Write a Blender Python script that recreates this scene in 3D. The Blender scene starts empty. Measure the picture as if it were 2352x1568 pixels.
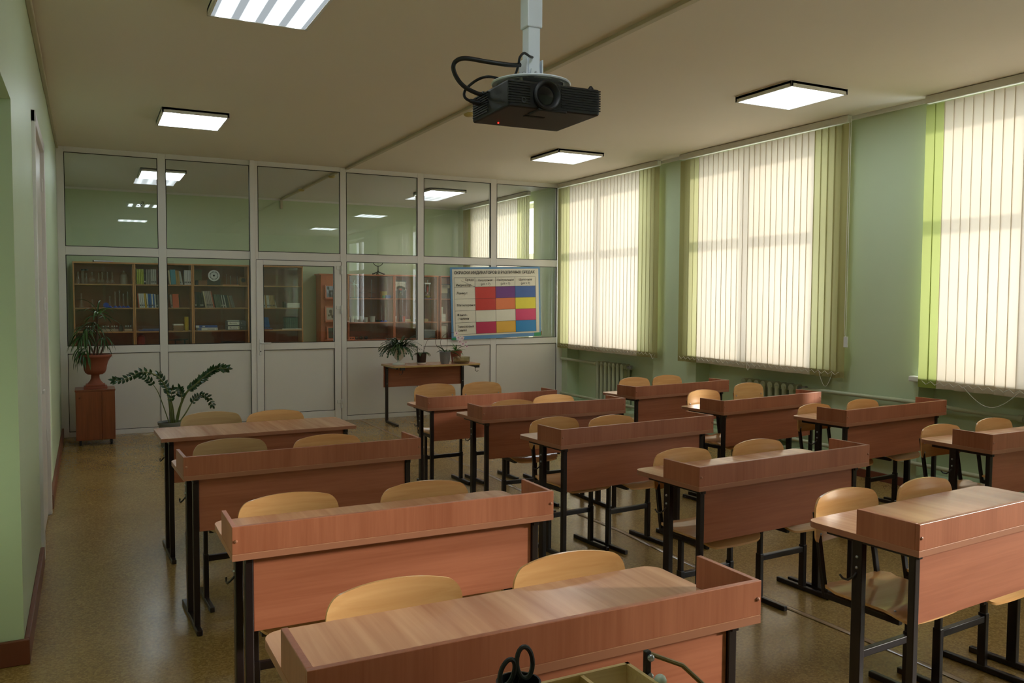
import bpy, bmesh, math, random
from mathutils import Vector, Matrix
R = random.Random(7)
S = bpy.context.scene
COL = S.collection

# ------------------------------------------------------------------ camera, sky, sun, exposure
cam = bpy.data.cameras.new('camera'); cam.sensor_width = 36.0; cam.lens = 1922.683 / 2352 * 36
cam.clip_start = 0.02; cam.clip_end = 200
co = bpy.data.objects.new('camera', cam); COL.objects.link(co); S.camera = co
FW = Vector((0.45302373, 0.89001668, -0.05137902)); RT = Vector((0.89130277, -0.45337895, 0.00518638)); UP = Vector((0.0186782, 0.04814382, 0.99866576))
m = Matrix.Identity(4)
for i in range(3):
    m[i][0] = RT[i]; m[i][1] = UP[i]; m[i][2] = -FW[i]
m.translation = Vector((0.26689859, -10.70198149, 1.60136744))
co.matrix_world = m
cam.dof.use_dof = False

W = bpy.data.worlds.new('sky'); S.world = W; W.use_nodes = True
wn = W.node_tree.nodes; wl = W.node_tree.links
bg = wn['Background']; bg.inputs['Color'].default_value = (0.93, 0.96, 1.0, 1); bg.inputs['Strength'].default_value = 5.0

SUN = bpy.data.lights.new('sun', 'SUN'); SUN.energy = 5.0; SUN.angle = math.radians(5.0); SUN.color = (1.0, 0.92, 0.82)
so = bpy.data.objects.new('sun', SUN); COL.objects.link(so)
so.rotation_euler = Vector((2.3, -1.0, 0.62)).to_track_quat('Z', 'Y').to_euler()

S.view_settings.view_transform = 'Standard'; S.view_settings.look = 'None'
S.view_settings.gamma = 1.0; S.view_settings.exposure = 0.40; S.view_settings.use_curve_mapping = False
S.cycles.use_denoising = True
S.cycles.max_bounces = 10; S.cycles.diffuse_bounces = 6; S.cycles.glossy_bounces = 4
S.cycles.transmission_bounces = 6; S.cycles.transparent_max_bounces = 24
S.cycles.sample_clamp_indirect = 6.0; S.cycles.caustics_reflective = False; S.cycles.caustics_refractive = False

# ------------------------------------------------------------------ materials
def lin(c):
    f = lambda v: (v / 255.0 / 12.92) if v / 255.0 <= 0.04045 else ((v / 255.0 + 0.055) / 1.055) ** 2.4
    return (f(c[0]), f(c[1]), f(c[2]), 1.0)
MATS = {}
def newmat(name):
    mt = bpy.data.materials.new(name); mt.use_nodes = True
    return mt, mt.node_tree.nodes, mt.node_tree.links, mt.node_tree.nodes['Principled BSDF']
def plain(name, rgb, rough=0.5, metal=0.0, var=0.04, scale=12.0, bump=0.0, spec=0.5, coat=0.0):
    if name in MATS: return MATS[name]
    mt, n, l, b = newmat(name)
    c = lin(rgb)
    tc = n.new('ShaderNodeTexCoord'); nz = n.new('ShaderNodeTexNoise'); nz.inputs['Scale'].default_value = scale; nz.inputs['Detail'].default_value = 3
    l.new(tc.outputs['Object'], nz.inputs['Vector'])
    mx = n.new('ShaderNodeMix'); mx.data_type = 'RGBA'
    mx.inputs['A'].default_value = tuple(max(0, v * (1 - var)) for v in c[:3]) + (1,)
    mx.inputs['B'].default_value = tuple(min(1, v * (1 + var)) for v in c[:3]) + (1,)
    l.new(nz.outputs['Fac'], mx.inputs['Factor']); l.new(mx.outputs['Result'], b.inputs['Base Color'])
    b.inputs['Roughness'].default_value = rough; b.inputs['Metallic'].default_value = metal
    b.inputs['Specular IOR Level'].default_value = spec; b.inputs['Coat Weight'].default_value = coat
    if bump:
        bp = n.new('ShaderNodeBump'); bp.inputs['Strength'].default_value = bump; bp.inputs['Distance'].default_value = 0.002
        nz2 = n.new('ShaderNodeTexNoise'); nz2.inputs['Scale'].default_value = scale * 12; l.new(tc.outputs['Object'], nz2.inputs['Vector'])
        l.new(nz2.outputs['Fac'], bp.inputs['Height']); l.new(bp.outputs['Normal'], b.inputs['Normal'])
    MATS[name] = mt; return mt
def wood(name, a, b_, axis, rough=0.34, fine=90.0, broad=9.0, spec=0.5, mixv=0.6):
    """laminate / veneer: colour streaks that run along one axis"""
    if name in MATS: return MATS[name]
    mt, n, l, b = newmat(name)
    tc = n.new('ShaderNodeTexCoord'); oi = n.new('ShaderNodeObjectInfo')
    add = n.new('ShaderNodeVectorMath'); add.operation = 'ADD'
    sc = n.new('ShaderNodeVectorMath'); sc.operation = 'SCALE'; sc.inputs['Scale'].default_value = 7.3
    cx = n.new('ShaderNodeCombineXYZ')
    for k in ('X', 'Y', 'Z'): l.new(oi.outputs['Random'], cx.inputs[k])
    l.new(cx.outputs[0], sc.inputs[0]); l.new(tc.outputs['Object'], add.inputs[0]); l.new(sc.outputs[0], add.inputs[1])
    def streak(s_across, s_along, det):
        mp = n.new('ShaderNodeMapping'); v = [s_across] * 3; v['xyz'.index(axis)] = s_along
        mp.inputs['Scale'].default_value = v; l.new(add.outputs[0], mp.inputs['Vector'])
        nz = n.new('ShaderNodeTexNoise'); nz.inputs['Scale'].default_value = 1; nz.inputs['Detail'].default_value = det
        nz.inputs['Distortion'].default_value = 0.6
        l.new(mp.outputs[0], nz.inputs['Vector']); return nz
    n1 = streak(fine, fine * 0.04, 3); n2 = streak(broad, broad * 0.08, 2)
    mm = n.new('ShaderNodeMath'); mm.operation = 'MULTIPLY_ADD'; mm.inputs[1].default_value = 1 - mixv
    l.new(n1.outputs['Fac'], mm.inputs[0])
    m2 = n.new('ShaderNodeMath'); m2.operation = 'MULTIPLY'; m2.inputs[1].default_value = mixv
    l.new(n2.outputs['Fac'], m2.inputs[0]); l.new(m2.outputs[0], mm.inputs[2])
    cr = n.new('ShaderNodeValToRGB'); cr.color_ramp.elements[0].position = 0.34; cr.color_ramp.elements[1].position = 0.66
    cr.color_ramp.elements[0].color = lin(a); cr.color_ramp.elements[1].color = lin(b_)
    l.new(mm.outputs[0], cr.inputs['Fac']); l.new(cr.outputs['Color'], b.inputs['Base Color'])
    b.inputs['Roughness'].default_value = rough; b.inputs['Specular IOR Level'].default_value = spec
    MATS[name] = mt; return mt
def glass(name, tint=(0.95, 0.97, 0.95), refl=0.06, graze=0.75, rough=0.0):
    if name in MATS: return MATS[name]
    mt, n, l, b = newmat(name); n.remove(b); out = n['Material Output']
    tr = n.new('ShaderNodeBsdfTransparent'); tr.inputs['Color'].default_value = tint + (1,)
    gl = n.new('ShaderNodeBsdfGlossy'); gl.inputs['Roughness'].default_value = rough
    lw = n.new('ShaderNodeLayerWeight'); lw.inputs['Blend'].default_value = 0.5
    pw = n.new('ShaderNodeMath'); pw.operation = 'POWER'; pw.inputs[1].default_value = 4.0; l.new(lw.outputs['Facing'], pw.inputs[0])
    ma = n.new('ShaderNodeMath'); ma.operation = 'MULTIPLY_ADD'; ma.inputs[1].default_value = graze; ma.inputs[2].default_value = refl
    l.new(pw.outputs[0], ma.inputs[0])
    mx = n.new('ShaderNodeMixShader'); l.new(ma.outputs[0], mx.inputs[0]); l.new(tr.outputs[0], mx.inputs[1]); l.new(gl.outputs[0], mx.inputs[2])
    l.new(mx.outputs[0], out.inputs['Surface']); MATS[name] = mt; return mt
def fabric(name, rgb, trans, tfac=0.5):
    """blind slat cloth: reflects and lets daylight through"""
    mt, n, l, b = newmat(name); n.remove(b); out = n['Material Output']
    tc = n.new('ShaderNodeTexCoord'); mp = n.new('ShaderNodeMapping'); mp.inputs['Scale'].default_value = (300, 300, 900)
    nz = n.new('ShaderNodeTexNoise'); nz.inputs['Scale'].default_value = 1; l.new(tc.outputs['Object'], mp.inputs['Vector']); l.new(mp.outputs[0], nz.inputs['Vector'])
    def col(c):
        cc = lin(c); mx = n.new('ShaderNodeMix'); mx.data_type = 'RGBA'
        mx.inputs['A'].default_value = tuple(v * 0.95 for v in cc[:3]) + (1,); mx.inputs['B'].default_value = cc
        l.new(nz.outputs['Fac'], mx.inputs['Factor']); return mx.outputs['Result']
    d = n.new('ShaderNodeBsdfDiffuse'); l.new(col(rgb), d.inputs['Color'])
    t = n.new('ShaderNodeBsdfTranslucent'); l.new(col(trans), t.inputs['Color'])
    mx = n.new('ShaderNodeMixShader'); mx.inputs[0].default_value = tfac
    l.new(d.outputs[0], mx.inputs[1]); l.new(t.outputs[0], mx.inputs[2]); l.new(mx.outputs[0], out.inputs['Surface'])
    MATS[name] = mt; return mt
def emit(name, rgb, strength):
    mt, n, l, b = newmat(name); b.inputs['Base Color'].default_value = lin(rgb); b.inputs['Emission Color'].default_value = lin(rgb); b.inputs['Emission Strength'].default_value = strength
    MATS[name] = mt; return mt
def leafmat(name, a, b_, rough=0.35):
    if name in MATS: return MATS[name]
    mt = wood(name, a, b_, 'z', rough=rough, fine=40, broad=15); return mt

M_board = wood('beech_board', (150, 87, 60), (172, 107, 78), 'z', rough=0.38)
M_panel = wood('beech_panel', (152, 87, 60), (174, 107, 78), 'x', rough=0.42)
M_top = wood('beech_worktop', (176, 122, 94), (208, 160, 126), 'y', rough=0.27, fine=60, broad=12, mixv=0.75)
M_edge = plain('beech_edging', (160, 106, 80), 0.4)
M_ply = wood('chair_plywood', (206, 152, 96), (226, 178, 122), 'x', rough=0.2, fine=50, broad=10)
M_ply_dark = wood('chair_plywood_worn', (172, 138, 98), (198, 166, 122), 'x', rough=0.3, fine=50, broad=10)
M_tube = plain('dark_enamel_tube', (30, 20, 20), 0.32, var=0.1)
M_cap = plain('black_plastic', (16, 16, 17), 0.5)
M_steel = plain('steel', (170, 172, 176), 0.28, metal=0.9)
M_pvc = plain('white_pvc_frame', (224, 221, 218), 0.32, var=0.015)
M_pvcp = plain('white_pvc_panel', (218, 214, 208), 0.3, var=0.02, scale=3)
M_seal = plain('black_gasket', (20, 20, 20), 0.7)
M_wall = plain('green_wall_paint', (194, 210, 178), 0.42, var=0.03, scale=2.5, bump=0.12)
M_ceil = plain('cream_ceiling_paint', (234, 226, 212), 0.75, var=0.02, scale=1.5)
M_ceil2 = plain('white_ceiling_paint', (226, 226, 226), 0.8, var=0.02, scale=1.5)
M_base = plain('red_brown_baseboard', (112, 58, 40), 0.4, var=0.1)
M_duct = plain('cream_duct', (192, 184, 158), 0.5)
M_pipe = plain('painted_iron', (180, 186, 158), 0.32, var=0.04)
M_white = plain('white_enamel', (222, 222, 220), 0.3)
M_terra = plain('terracotta', (136, 70, 48), 0.7, var=0.1, scale=20, bump=0.2)
M_soil = plain('soil', (40, 28, 20), 0.95, var=0.4, scale=60, bump=0.8)
M_glass = glass('pane_glass', (0.97, 0.985, 0.97), 0.045, 0.7)
M_cglass = glass('cabinet_glass', (0.97, 0.98, 0.97), 0.025, 0.5)
M_lab = glass('lab_glass', (0.95, 0.96, 0.96), 0.13, 0.9)
M_bowl = glass('tinted_bowl_glass', (0.86, 0.82, 0.7), 0.09, 0.9)
M_cab = wood('bookcase_beech', (176, 126, 78), (200, 150, 98), 'z', rough=0.4)
M_cabx = wood('bookcase_beech_long', (176, 126, 78), (200, 150, 98), 'x', rough=0.4)
M_cabin = wood('bookcase_back', (120, 66, 42), (136, 78, 50), 'z', rough=0.55)
M_cab2 = wood('cherry_cabinet', (178, 104, 72), (196, 120, 86), 'z', rough=0.36)
M_cab2x = wood('cherry_cabinet_long', (178, 104, 72), (196, 120, 86), 'x', rough=0.36)
M_oldcab = wood('dark_veneer', (112, 58, 34), (140, 76, 46), 'z', rough=0.35)
M_blk = plain('black_body', (11, 11, 12), 0.5, var=0.1)
M_blkg = plain('black_gloss', (12, 12, 14), 0.12)
M_rail = plain('aluminium_rail', (226, 224, 218), 0.35)
M_chain = plain('bead_chain', (215, 215, 205), 0.4)
M_paper = plain('paper', (225, 222, 210), 0.8)
M_cream = fabric('cream_slat_fabric', (208, 196, 170), (244, 231, 214), 0.23)
M_green = fabric('green_slat_fabric', (164, 156, 104), (224, 220, 170), 0.23)
M_lime = fabric('lime_slat_fabric', (156, 170, 84), (206, 214, 140), 0.22)

def floor_mat():
    mt, n, l, b = newmat('olive_linoleum')
    tc = n.new('ShaderNodeTexCoord')
    v = n.new('ShaderNodeTexVoronoi'); v.inputs['Scale'].default_value = 120; l.new(tc.outputs['Object'], v.inputs['Vector'])
    nz = n.new('ShaderNodeTexNoise'); nz.inputs['Scale'].default_value = 1.6; nz.inputs['Detail'].default_value = 4; l.new(tc.outputs['Object'], nz.inputs['Vector'])
    cr = n.new('ShaderNodeValToRGB'); e = cr.color_ramp.elements
    e[0].position = 0.0; e[0].color = lin((136, 108, 62)); e[1].position = 1.0; e[1].color = lin((170, 140, 88))
    x = e.new(0.5); x.color = lin((152, 122, 70))
    vc = n.new('ShaderNodeSeparateColor'); l.new(v.outputs['Color'], vc.inputs[0]); l.new(vc.outputs[0], cr.inputs['Fac'])
    mx = n.new('ShaderNodeMix'); mx.data_type = 'RGBA'; mx.blend_type = 'MULTIPLY'; mx.inputs['Factor'].default_value = 0.5
    cr2 = n.new('ShaderNodeValToRGB'); cr2.color_ramp.elements[0].position = 0.3; cr2.color_ramp.elements[0].color = (0.72, 0.7, 0.66, 1); cr2.color_ramp.elements[1].position = 0.7; cr2.color_ramp.elements[1].color = (1, 1, 1, 1)
    l.new(nz.outputs['Fac'], cr2.inputs['Fac']); l.new(cr.outputs['Color'], mx.inputs['A']); l.new(cr2.outputs['Color'], mx.inputs['B'])
    l.new(mx.outputs['Result'], b.inputs['Base Color'])
    rr = n.new('ShaderNodeMapRange'); rr.inputs['To Min'].default_value = 0.16; rr.inputs['To Max'].default_value = 0.32; l.new(nz.outputs['Fac'], rr.inputs['Value']); l.new(rr.outputs[0], b.inputs['Roughness'])
    bp = n.new('ShaderNodeBump'); bp.inputs['Strength'].default_value = 0.15; bp.inputs['Distance'].default_value = 0.004
    nb = n.new('ShaderNodeTexNoise'); nb.inputs['Scale'].default_value = 7; l.new(tc.outputs['Object'], nb.inputs['Vector']); l.new(nb.outputs['Fac'], bp.inputs['Height']); l.new(bp.outputs['Normal'], b.inputs['Normal'])
    return mt
M_floor = floor_mat()

# ------------------------------------------------------------------ geometry helpers
def tag(o, label=None, cat=None, group=None, kind=None):
    if label: o['label'] = label
    if cat: o['category'] = cat
    if group: o['group'] = group
    if kind: o['kind'] = kind
    return o
def thing(name, label, cat, loc=(0, 0, 0), rz=0.0, group=None, kind=None):
    o = bpy.data.objects.new(name, None); o.empty_display_size = 0.1; COL.objects.link(o)
    o.location = loc; o.rotation_euler = (0, 0, rz); return tag(o, label, cat, group, kind)
class MB:
    def __init__(s): s.bm = bmesh.new()
    def box(s, x0, x1, y0, y1, z0, z1, bev=0.0, M=None, seg=2):
        b = bmesh.new(); bmesh.ops.create_cube(b, size=1.0)
        for v in b.verts: v.co = Vector(((x0 + x1) / 2 + v.co.x * (x1 - x0), (y0 + y1) / 2 + v.co.y * (y1 - y0), (z0 + z1) / 2 + v.co.z * (z1 - z0)))
        if bev > 0: bmesh.ops.bevel(b, geom=list(b.edges), offset=bev, segments=seg, affect='EDGES', profile=0.5)
        s._add(b, M); return s
    def _add(s, b, M=None):
        if M is not None: bmesh.ops.transform(b, matrix=M, verts=b.verts)
        me = bpy.data.meshes.new('tmp'); b.to_mesh(me); b.free(); s.bm.from_mesh(me); bpy.data.meshes.remove(me)
    def lathe(s, prof, c=(0, 0, 0), n=32, M=None, caps=True):
        b = bmesh.new(); rings = []
        for r, z in prof:
            rings.append([b.verts.new((r * math.cos(2 * math.pi * k / n), r * math.sin(2 * math.pi * k / n), z)) for k in range(n)])
        for a, d in zip(rings, rings[1:]):
            for k in range(n): b.faces.new((a[k], a[(k + 1) % n], d[(k + 1) % n], d[k]))
        if caps:
            b.faces.new(rings[0][::-1]); b.faces.new(rings[-1])
        for f in b.faces: f.smooth = len(f.verts) == 4
        T = Matrix.Translation(c)
        s._add(b, T @ M if M is not None else T); return s
    def tube(s, pts, r, n=10, radii=None, closed=False):
        pts = [Vector(p) for p in pts]; b = bmesh.new(); rings = []; N = len(pts); prev = None
        for i, p in enumerate(pts):
            if closed: d = pts[(i + 1) % N] - pts[i - 1]
            else: d = pts[min(i + 1, N - 1)] - pts[max(i - 1, 0)]
            d.normalize()
            if prev is None: a = d.orthogonal().normalized()
            else:
                a = prev - d * prev.dot(d)
                if a.length < 1e-6: a = d.orthogonal()
                a.normalize()
            prev = a; c = d.cross(a); rr = radii[i] if radii else r
            rings.append([b.verts.new(p + (a * math.cos(2 * math.pi * k / n) + c * math.sin(2 * math.pi * k / n)) * rr) for k in range(n)])
        prs = list(zip(rings, rings[1:])) + ([(rings[-1], rings[0])] if closed else [])
        for u, v in prs:
            for k in range(n): 
                f = b.faces.new((u[k], u[(k + 1) % n], v[(k + 1) % n], v[k])); f.smooth = True
        if not closed:
            b.faces.new(rings[0][::-1]); b.faces.new(rings[-1])
        s._add(b); return s
    def bar(s, p, q, w, d, up=(0, 1, 0), bev=0.003):
        """rectangular tube from p to q; w across, d along the given up side"""
        p = Vector(p); q = Vector(q); ax = (q - p); L = ax.length; ax.normalize(); u = Vector(up); u = (u - ax * u.dot(ax)).normalized(); sd = u.cross(ax)
        M = Matrix((( sd.x, u.x, ax.x, p.x), (sd.y, u.y, ax.y, p.y), (sd.z, u.z, ax.z, p.z), (0, 0, 0, 1)))
        return s.box(-w / 2, w / 2, -d / 2, d / 2, 0, L, bev, M)
    def poly(s, pts, th, M=None, bev=0.0):
        """outline in XY extruded 0..th in Z"""
        b = bmesh.new(); vs = [b.verts.new((x, y, 0)) for x, y in pts]; f = b.faces.new(vs)
        r = bmesh.ops.extrude_face_region(b, geom=[f]); bmesh.ops.translate(b, vec=(0, 0, th), verts=[v for v in r['geom'] if isinstance(v, bmesh.types.BMVert)])
        bmesh.ops.recalc_face_normals(b, faces=b.faces)
        if bev: bmesh.ops.bevel(b, geom=[e for e in b.edges if abs(e.verts[0].co.z - e.verts[1].co.z) < 1e-6], offset=bev, segments=2, affect='EDGES')
        s._add(b, M); return s
    def grid(s, fn, nu, nv, M=None, smooth=True, double=0.0):
        b = bmesh.new(); g = [[b.verts.new(fn(i / nu, j / nv)) for j in range(nv + 1)] for i in range(nu + 1)]
        for i in range(nu):
            for j in range(nv):
                f = b.faces.new((g[i][j], g[i + 1][j], g[i + 1][j + 1], g[i][j + 1])); f.smooth = smooth
        s._add(b, M); return s
    def sphere(s, c, r, n=12, sc=(1, 1, 1)):
        b = bmesh.new(); bmesh.ops.create_uvsphere(b, u_segments=n, v_segments=max(6, n // 2), radius=r)
        for v in b.verts: v.co = Vector((v.co.x * sc[0] + c[0], v.co.y * sc[1] + c[1], v.co.z * sc[2] + c[2]))
        for f in b.faces: f.smooth = True
        s._add(b); return s
    def build(s, name, mat, parent=None, loc=None, **kw):
        s.bm.normal_update()
        for e in s.bm.edges:
            if len(e.link_faces) == 2 and e.calc_face_angle(0) > 0.75: e.smooth = False
        me = bpy.data.meshes.new(name); s.bm.to_mesh(me); s.bm.free(); me.materials.append(mat)
        o = bpy.data.objects.new(name, me); COL.objects.link(o)
        if parent: o.parent = parent
        if loc: o.location = loc
        tag(o, kw.get('label'), kw.get('cat'), kw.get('group'), kw.get('kind')); return o
def rrect(x0, x1, y0, y1, r, corners=(1, 1, 1, 1), n=6):
    pts = []
    cs = [(x1 - r, y0 + r, -90, corners[0]), (x1 - r, y1 - r, 0, corners[1]), (x0 + r, y1 - r, 90, corners[2]), (x0 + r, y0 + r, 180, corners[3])]
    full = [(x1, y0), (x1, y1), (x0, y1), (x0, y0)]
    for (cx, cy, a0, on), fc in zip(cs, full):
        if on: pts += [(cx + r * math.cos(math.radians(a0 + 90 * k / n)), cy + r * math.sin(math.radians(a0 + 90 * k / n))) for k in range(n + 1)]
        else: pts.append(fc)
    return pts
def kids(o): return [c for c in bpy.data.objects if c.parent == o]
def copy_tree(o, parent=None):
    c = o.copy(); COL.objects.link(c); c.parent = parent
    for ch in kids(o): copy_tree(ch, c)
    return c
RX90 = Matrix.Rotation(math.radians(90), 4, 'X')
_deps = []
def text(s, size, loc, mat, parent, name='lettering', rx=90, rz=0, ry=0, align='LEFT', bold=0.0, xs=1.0, ext=0.0004):
    cu = bpy.data.curves.new(name, 'FONT'); cu.body = s; cu.size = size; cu.align_x = align; cu.extrude = ext; cu.offset = bold; cu.resolution_u = 2
    t = bpy.data.objects.new(name, cu); COL.objects.link(t)
    me = bpy.data.meshes.new_from_object(t.evaluated_get(bpy.context.evaluated_depsgraph_get()))
    bpy.data.objects.remove(t); bpy.data.curves.remove(cu)
    me.materials.clear(); me.materials.append(mat)
    o = bpy.data.objects.new(name, me); COL.objects.link(o); o.parent = parent; o.location = loc
    o.rotation_euler = (math.radians(rx), math.radians(ry), math.radians(rz)); o.scale = (xs, 1, 1); return o

# ------------------------------------------------------------------ room shell
H = 3.27; XW = 6.53; YF = -12.4; YB = 3.86; PIER = 0.24
XO = XW + 0.42            # outside face of the window wall
MB().box(-0.6, 7.0, YF - .2, YB + .2, -0.1, 0).build('floor', M_floor, kind='structure')
MB().box(-0.6, 7.0, YF - .2, -0.03, H, H + .12).build('ceiling', M_ceil, kind='structure')
MB().box(-0.6, 7.0, -0.03, YB + .2, H, H + .12).build('ceiling.001', M_ceil2, kind='structure')
# left wall with a door recess near the camera and a door further on
wl_ = MB()
DY0, DY1, DZ = -4.96, -3.70, 2.70
wl_.box(-0.5, 0, -6.55, DY0, 0, H); wl_.box(-0.5, 0, DY1, YB, 0, H); wl_.box(-0.5, 0, DY0, DY1, DZ, H); wl_.box(-0.5, -0.12, DY0, DY1, 0, DZ)
wl_.box(-0.5, 0, -8.2, -6.55, 2.43, H); wl_.box(-0.5, -0.4, -8.2, -6.55, 0, 2.43); wl_.box(-0.5, 0, YF, -8.2, 0, H)
wl_.build('wall_left', M_wall, kind='structure')
MB().box(-0.6, 7.0, YB, YB + .2, 0, H).build('wall_back', M_wall, kind='structure')
MB().box(-0.6, 7.0, YF - .2, YF, 0, H).build('wall_front', M_wall, kind='structure')
# window wall: piers, openings with sills, recessed breast below each window
WINS = [(-2.26, -0.18), (-5.06, -3.08), (-8.15, -5.98), (-11.9, -9.85), (0.88, 3.0)]
ZS, ZT = 0.955, 3.12
spans = sorted(WINS); ycur = YF
def wr_(*a): MB().box(*a).build('wall_right', M_wall, kind='structure')
for a, b in spans:
    wr_(XW, XO, ycur, a, 0, H); wr_(XW, XO, a, b, ZT, H)
    wr_(XW + .2, XO, a, b, 0, ZS)
    ycur = b
wr_(XW, XO, ycur, YB, 0, H)
for k, (a, b) in enumerate(spans):
    MB().box(XW, XW + .2, a, b, 0, 0.115, 0.004).build('trim_%d' % (k + 10), M_wall, kind='structure')
    t = MB()
    t.box(XW - .07, XW + .22, a - .05, b + .05, ZS - .035, ZS + .01, 0.008); t.build('window_sill_%d' % (k + 1), M_white, kind='structure')
    # frame: outer, mullion, transom
    fr = MB(); xf0, xf1 = XW + .2, XW + .26; w = .065
    fr.box(xf0, xf1, a, a + w, ZS, ZT); fr.box(xf0, xf1, b - w, b, ZS, ZT); fr.box(xf0, xf1, a, b, ZS, ZS + w); fr.box(xf0, xf1, a, b, ZT - w, ZT)
    zc = 2.28; yc = (a + b) / 2
    fr.box(xf0, xf1, a, b, zc - .05, zc + .05); fr.box(xf0, xf1, yc - .06, yc + .06, ZS, ZT)
    wf = fr.build('window_%d' % (k + 1), M_pvc, kind='structure')
    MB().box(xf0 + .025, xf0 + .035, a + w, b - w, ZS + w, ZT - w).build('pane', M_glass, wf)
# baseboards, ceiling ducts
bb = MB(); bb.box(0, .022, -6.55, DY0 - .1, 0, .11, .004); bb.box(0, .022, DY1 + .1, -0.04, 0, .11, .004); bb.build('baseboard_left', M_base, kind='structure')
MB().box(-.4, 0.022, -6.572, -6.55, 0, .11, .004).build('baseboard_left.001', M_base, kind='structure')
MB().box(XW - .022, XW, YF, -0.05, 0, .075, .004).build('baseboard_right', M_base, kind='structure')
MB().box(0, .03, -12, -2.9, H - .05, H - .012, .006).build('trim_1', M_duct, kind='structure')
MB().box(0, .025, -2.88, -0.04, H - .03, H - .002, .004).build('trim_2', M_duct, kind='structure')
tr = MB(); tr.box(XW - .03, XW, YF, -.04, H - .035, H, .004); tr.build('trim_3', M_white, kind='structure')
MB().box(0.0, XW, YB - .03, YB, H - .03, H).build('trim_4', M_white, kind='structure')
cd = thing('cable_duct', 'long cream cable duct running down the middle of the ceiling', 'cable duct')
MB().box(3.27, 3.315, -12.0, -0.04, H - .025, H, .003).build('duct_cover', M_duct, cd)
MB().box(3.24, 3.28, .0, 3.84, H - .025, H, .003).build('duct_cover', M_duct, cd)
MB().box(3.24, 3.28, 3.83, 3.86, H - .17, H, .003).build('duct_drop', M_duct, cd)
fs = thing('floor_strip', 'worn brown strip sealing the floor seam between left and middle desks', 'floor strip')
st = MB(); pts = [(3.50, -10.0), (3.53, -8.5), (3.53, -8.24), (3.50, -7.6), (3.49, -7.2), (3.50, -6.7), (3.53, -5.99), (3.48, -4.48), (3.51, -3.78), (3.45, -2.6), (3.45, -0.06)]
st.grid(lambda u, v: (lambda i, f: (pts[i][0] + (pts[min(i + 1, 10)][0] - pts[i][0]) * f + (v - .5) * .036, pts[i][1] + (pts[min(i + 1, 10)][1] - pts[i][1]) * f, 0.003 + .004 * math.sin(math.pi * v)))(min(int(u * 10), 9), u * 10 - min(int(u * 10), 9)), 60, 4)
st.build('strip', plain('brown_strip', (156, 128, 100), 0.2, var=0.35, scale=6), fs)
for k, (a, yy, nm) in enumerate([(3.296, -3.76, 'ceiling above the desks in front of the glazed partition'), (3.22, .645, 'prep room ceiling, nearer to the glazed partition'), (3.183, 2.287, 'prep room ceiling, nearer to the back wall')]):
    sd = thing('smoke_detector', 'round smoke detector on the ' + nm, 'smoke detector', (a + .06, yy, H), 0, 'smoke detectors beside the cable duct')
    MB().lathe([(.0, 0), (.052, 0), (.052, -.012), (.046, -.014), (.0, -.014)], n=24, caps=False).build('base', M_white, sd)
    MB().lathe([(.0, -.014), (.044, -.014), (.05, -.022), (.044, -.036), (.03, -.046), (.0, -.048)], n=24, caps=False).build('sensor_cover', plain('aged_plastic', (196, 176, 110), .5), sd)
# white double door in the left wall
dr = MB()
dr.box(-.06, .02, DY0 - .0, DY0 + .07, 0, DZ, .004); dr.box(-.06, .02, DY1 - .07, DY1, 0, DZ, .004); dr.box(-.06, .02, DY0, DY1, DZ - .07, DZ, .004)
d1 = dr.build('door_1', M_pvc, kind='structure')
MB().box(-.05, -.005, DY0 + .07, DY1 - .07, .01, DZ - .07, .004).build('door_leaf', M_pvcp, d1)
for z in (.55, 1.5, 2.35):
    MB().lathe([(.009, 0), (.009, .09)], (0.0, DY1 - .075, z), 12).build('hinge', M_white, d1)
MB().box(-.005, .03, DY0 + .12, DY0 + .135, 1.0, 1.02).box(.02, .032, DY0 + .12, DY0 + .24, 1.0, 1.02, .004).build('handle', M_white, d1)

# ------------------------------------------------------------------ glazed partition
XG = [.076, 1.039, 1.128, 2.078, 2.177, 3.206, 3.287, 4.263, 4.355, 5.356, 5.448, 6.428]
z_t, z_m1, z_m0, z_g, z_p, z_b = 3.21, 2.163, 2.065, 1.035, .948, .06
Y0, Y1 = -.03, .03
pt = MB()
posts = [(0, XG[0]), (XG[1], XG[2]), (XG[3], XG[4]), (XG[5], XG[6]), (XG[7], XG[8]), (XG[9], XG[10]), (XG[11], XW)]
for a, b in posts: pt.box(a, b, Y0, Y1, 0, H, .004)
pt.box(XG[3] + .0, XG[3] + .055, Y0 - .035, Y0, 0, H, .004)
bays = [(0, 1), (2, 3), (4, 5), (6, 7), (8, 9), (10, 11)]
for k, (i, j) in enumerate(bays):
    a, b = XG[i], XG[j]
    pt.box(a, b, Y0, Y1, z_t, H, .003)
    pt.box(a, b, Y0, Y1, z_m0, z_m1, .003)
    if k == 2: continue
    pt.box(a, b, Y0, Y1, z_p, z_g, .003); pt.box(a, b, Y0, Y1, 0, z_b, .003)
wp = pt.build('wall_partition', M_pvc, kind='structure')
def gasket(b_, a, b, z0, z1, y=Y0, t=.006):
    for y0, y1 in ((y - .001, y + .012),):
        b_.box(a - .001, a + t, y0, y1, z0, z1); b_.box(b - t, b + .001, y0, y1, z0, z1); b_.box(a, b, y0, y1, z0 - .001, z0 + t); b_.box(a, b, y0, y1, z1 - t, z1 + .001)
gk = MB()
for k, (i, j) in enumerate(bays):
    a, b = XG[i], XG[j]
    gasket(gk, a, b, z_m1, z_t)
    MB().box(a, b, -.003, .003, z_m1, z_t).build('upper_pane', M_glass, wp)
    if k == 2: continue
    gasket(gk, a, b, z_g, z_m0); gasket(gk, a, b, z_b, z_p, t=.004)
    MB().box(a, b, -.003, .003, z_g, z_m0).build('lower_pane', M_glass, wp)
    MB().box(a, b, -.022, .022, z_b, z_p).build('infill_panel', M_pvcp, wp)
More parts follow.
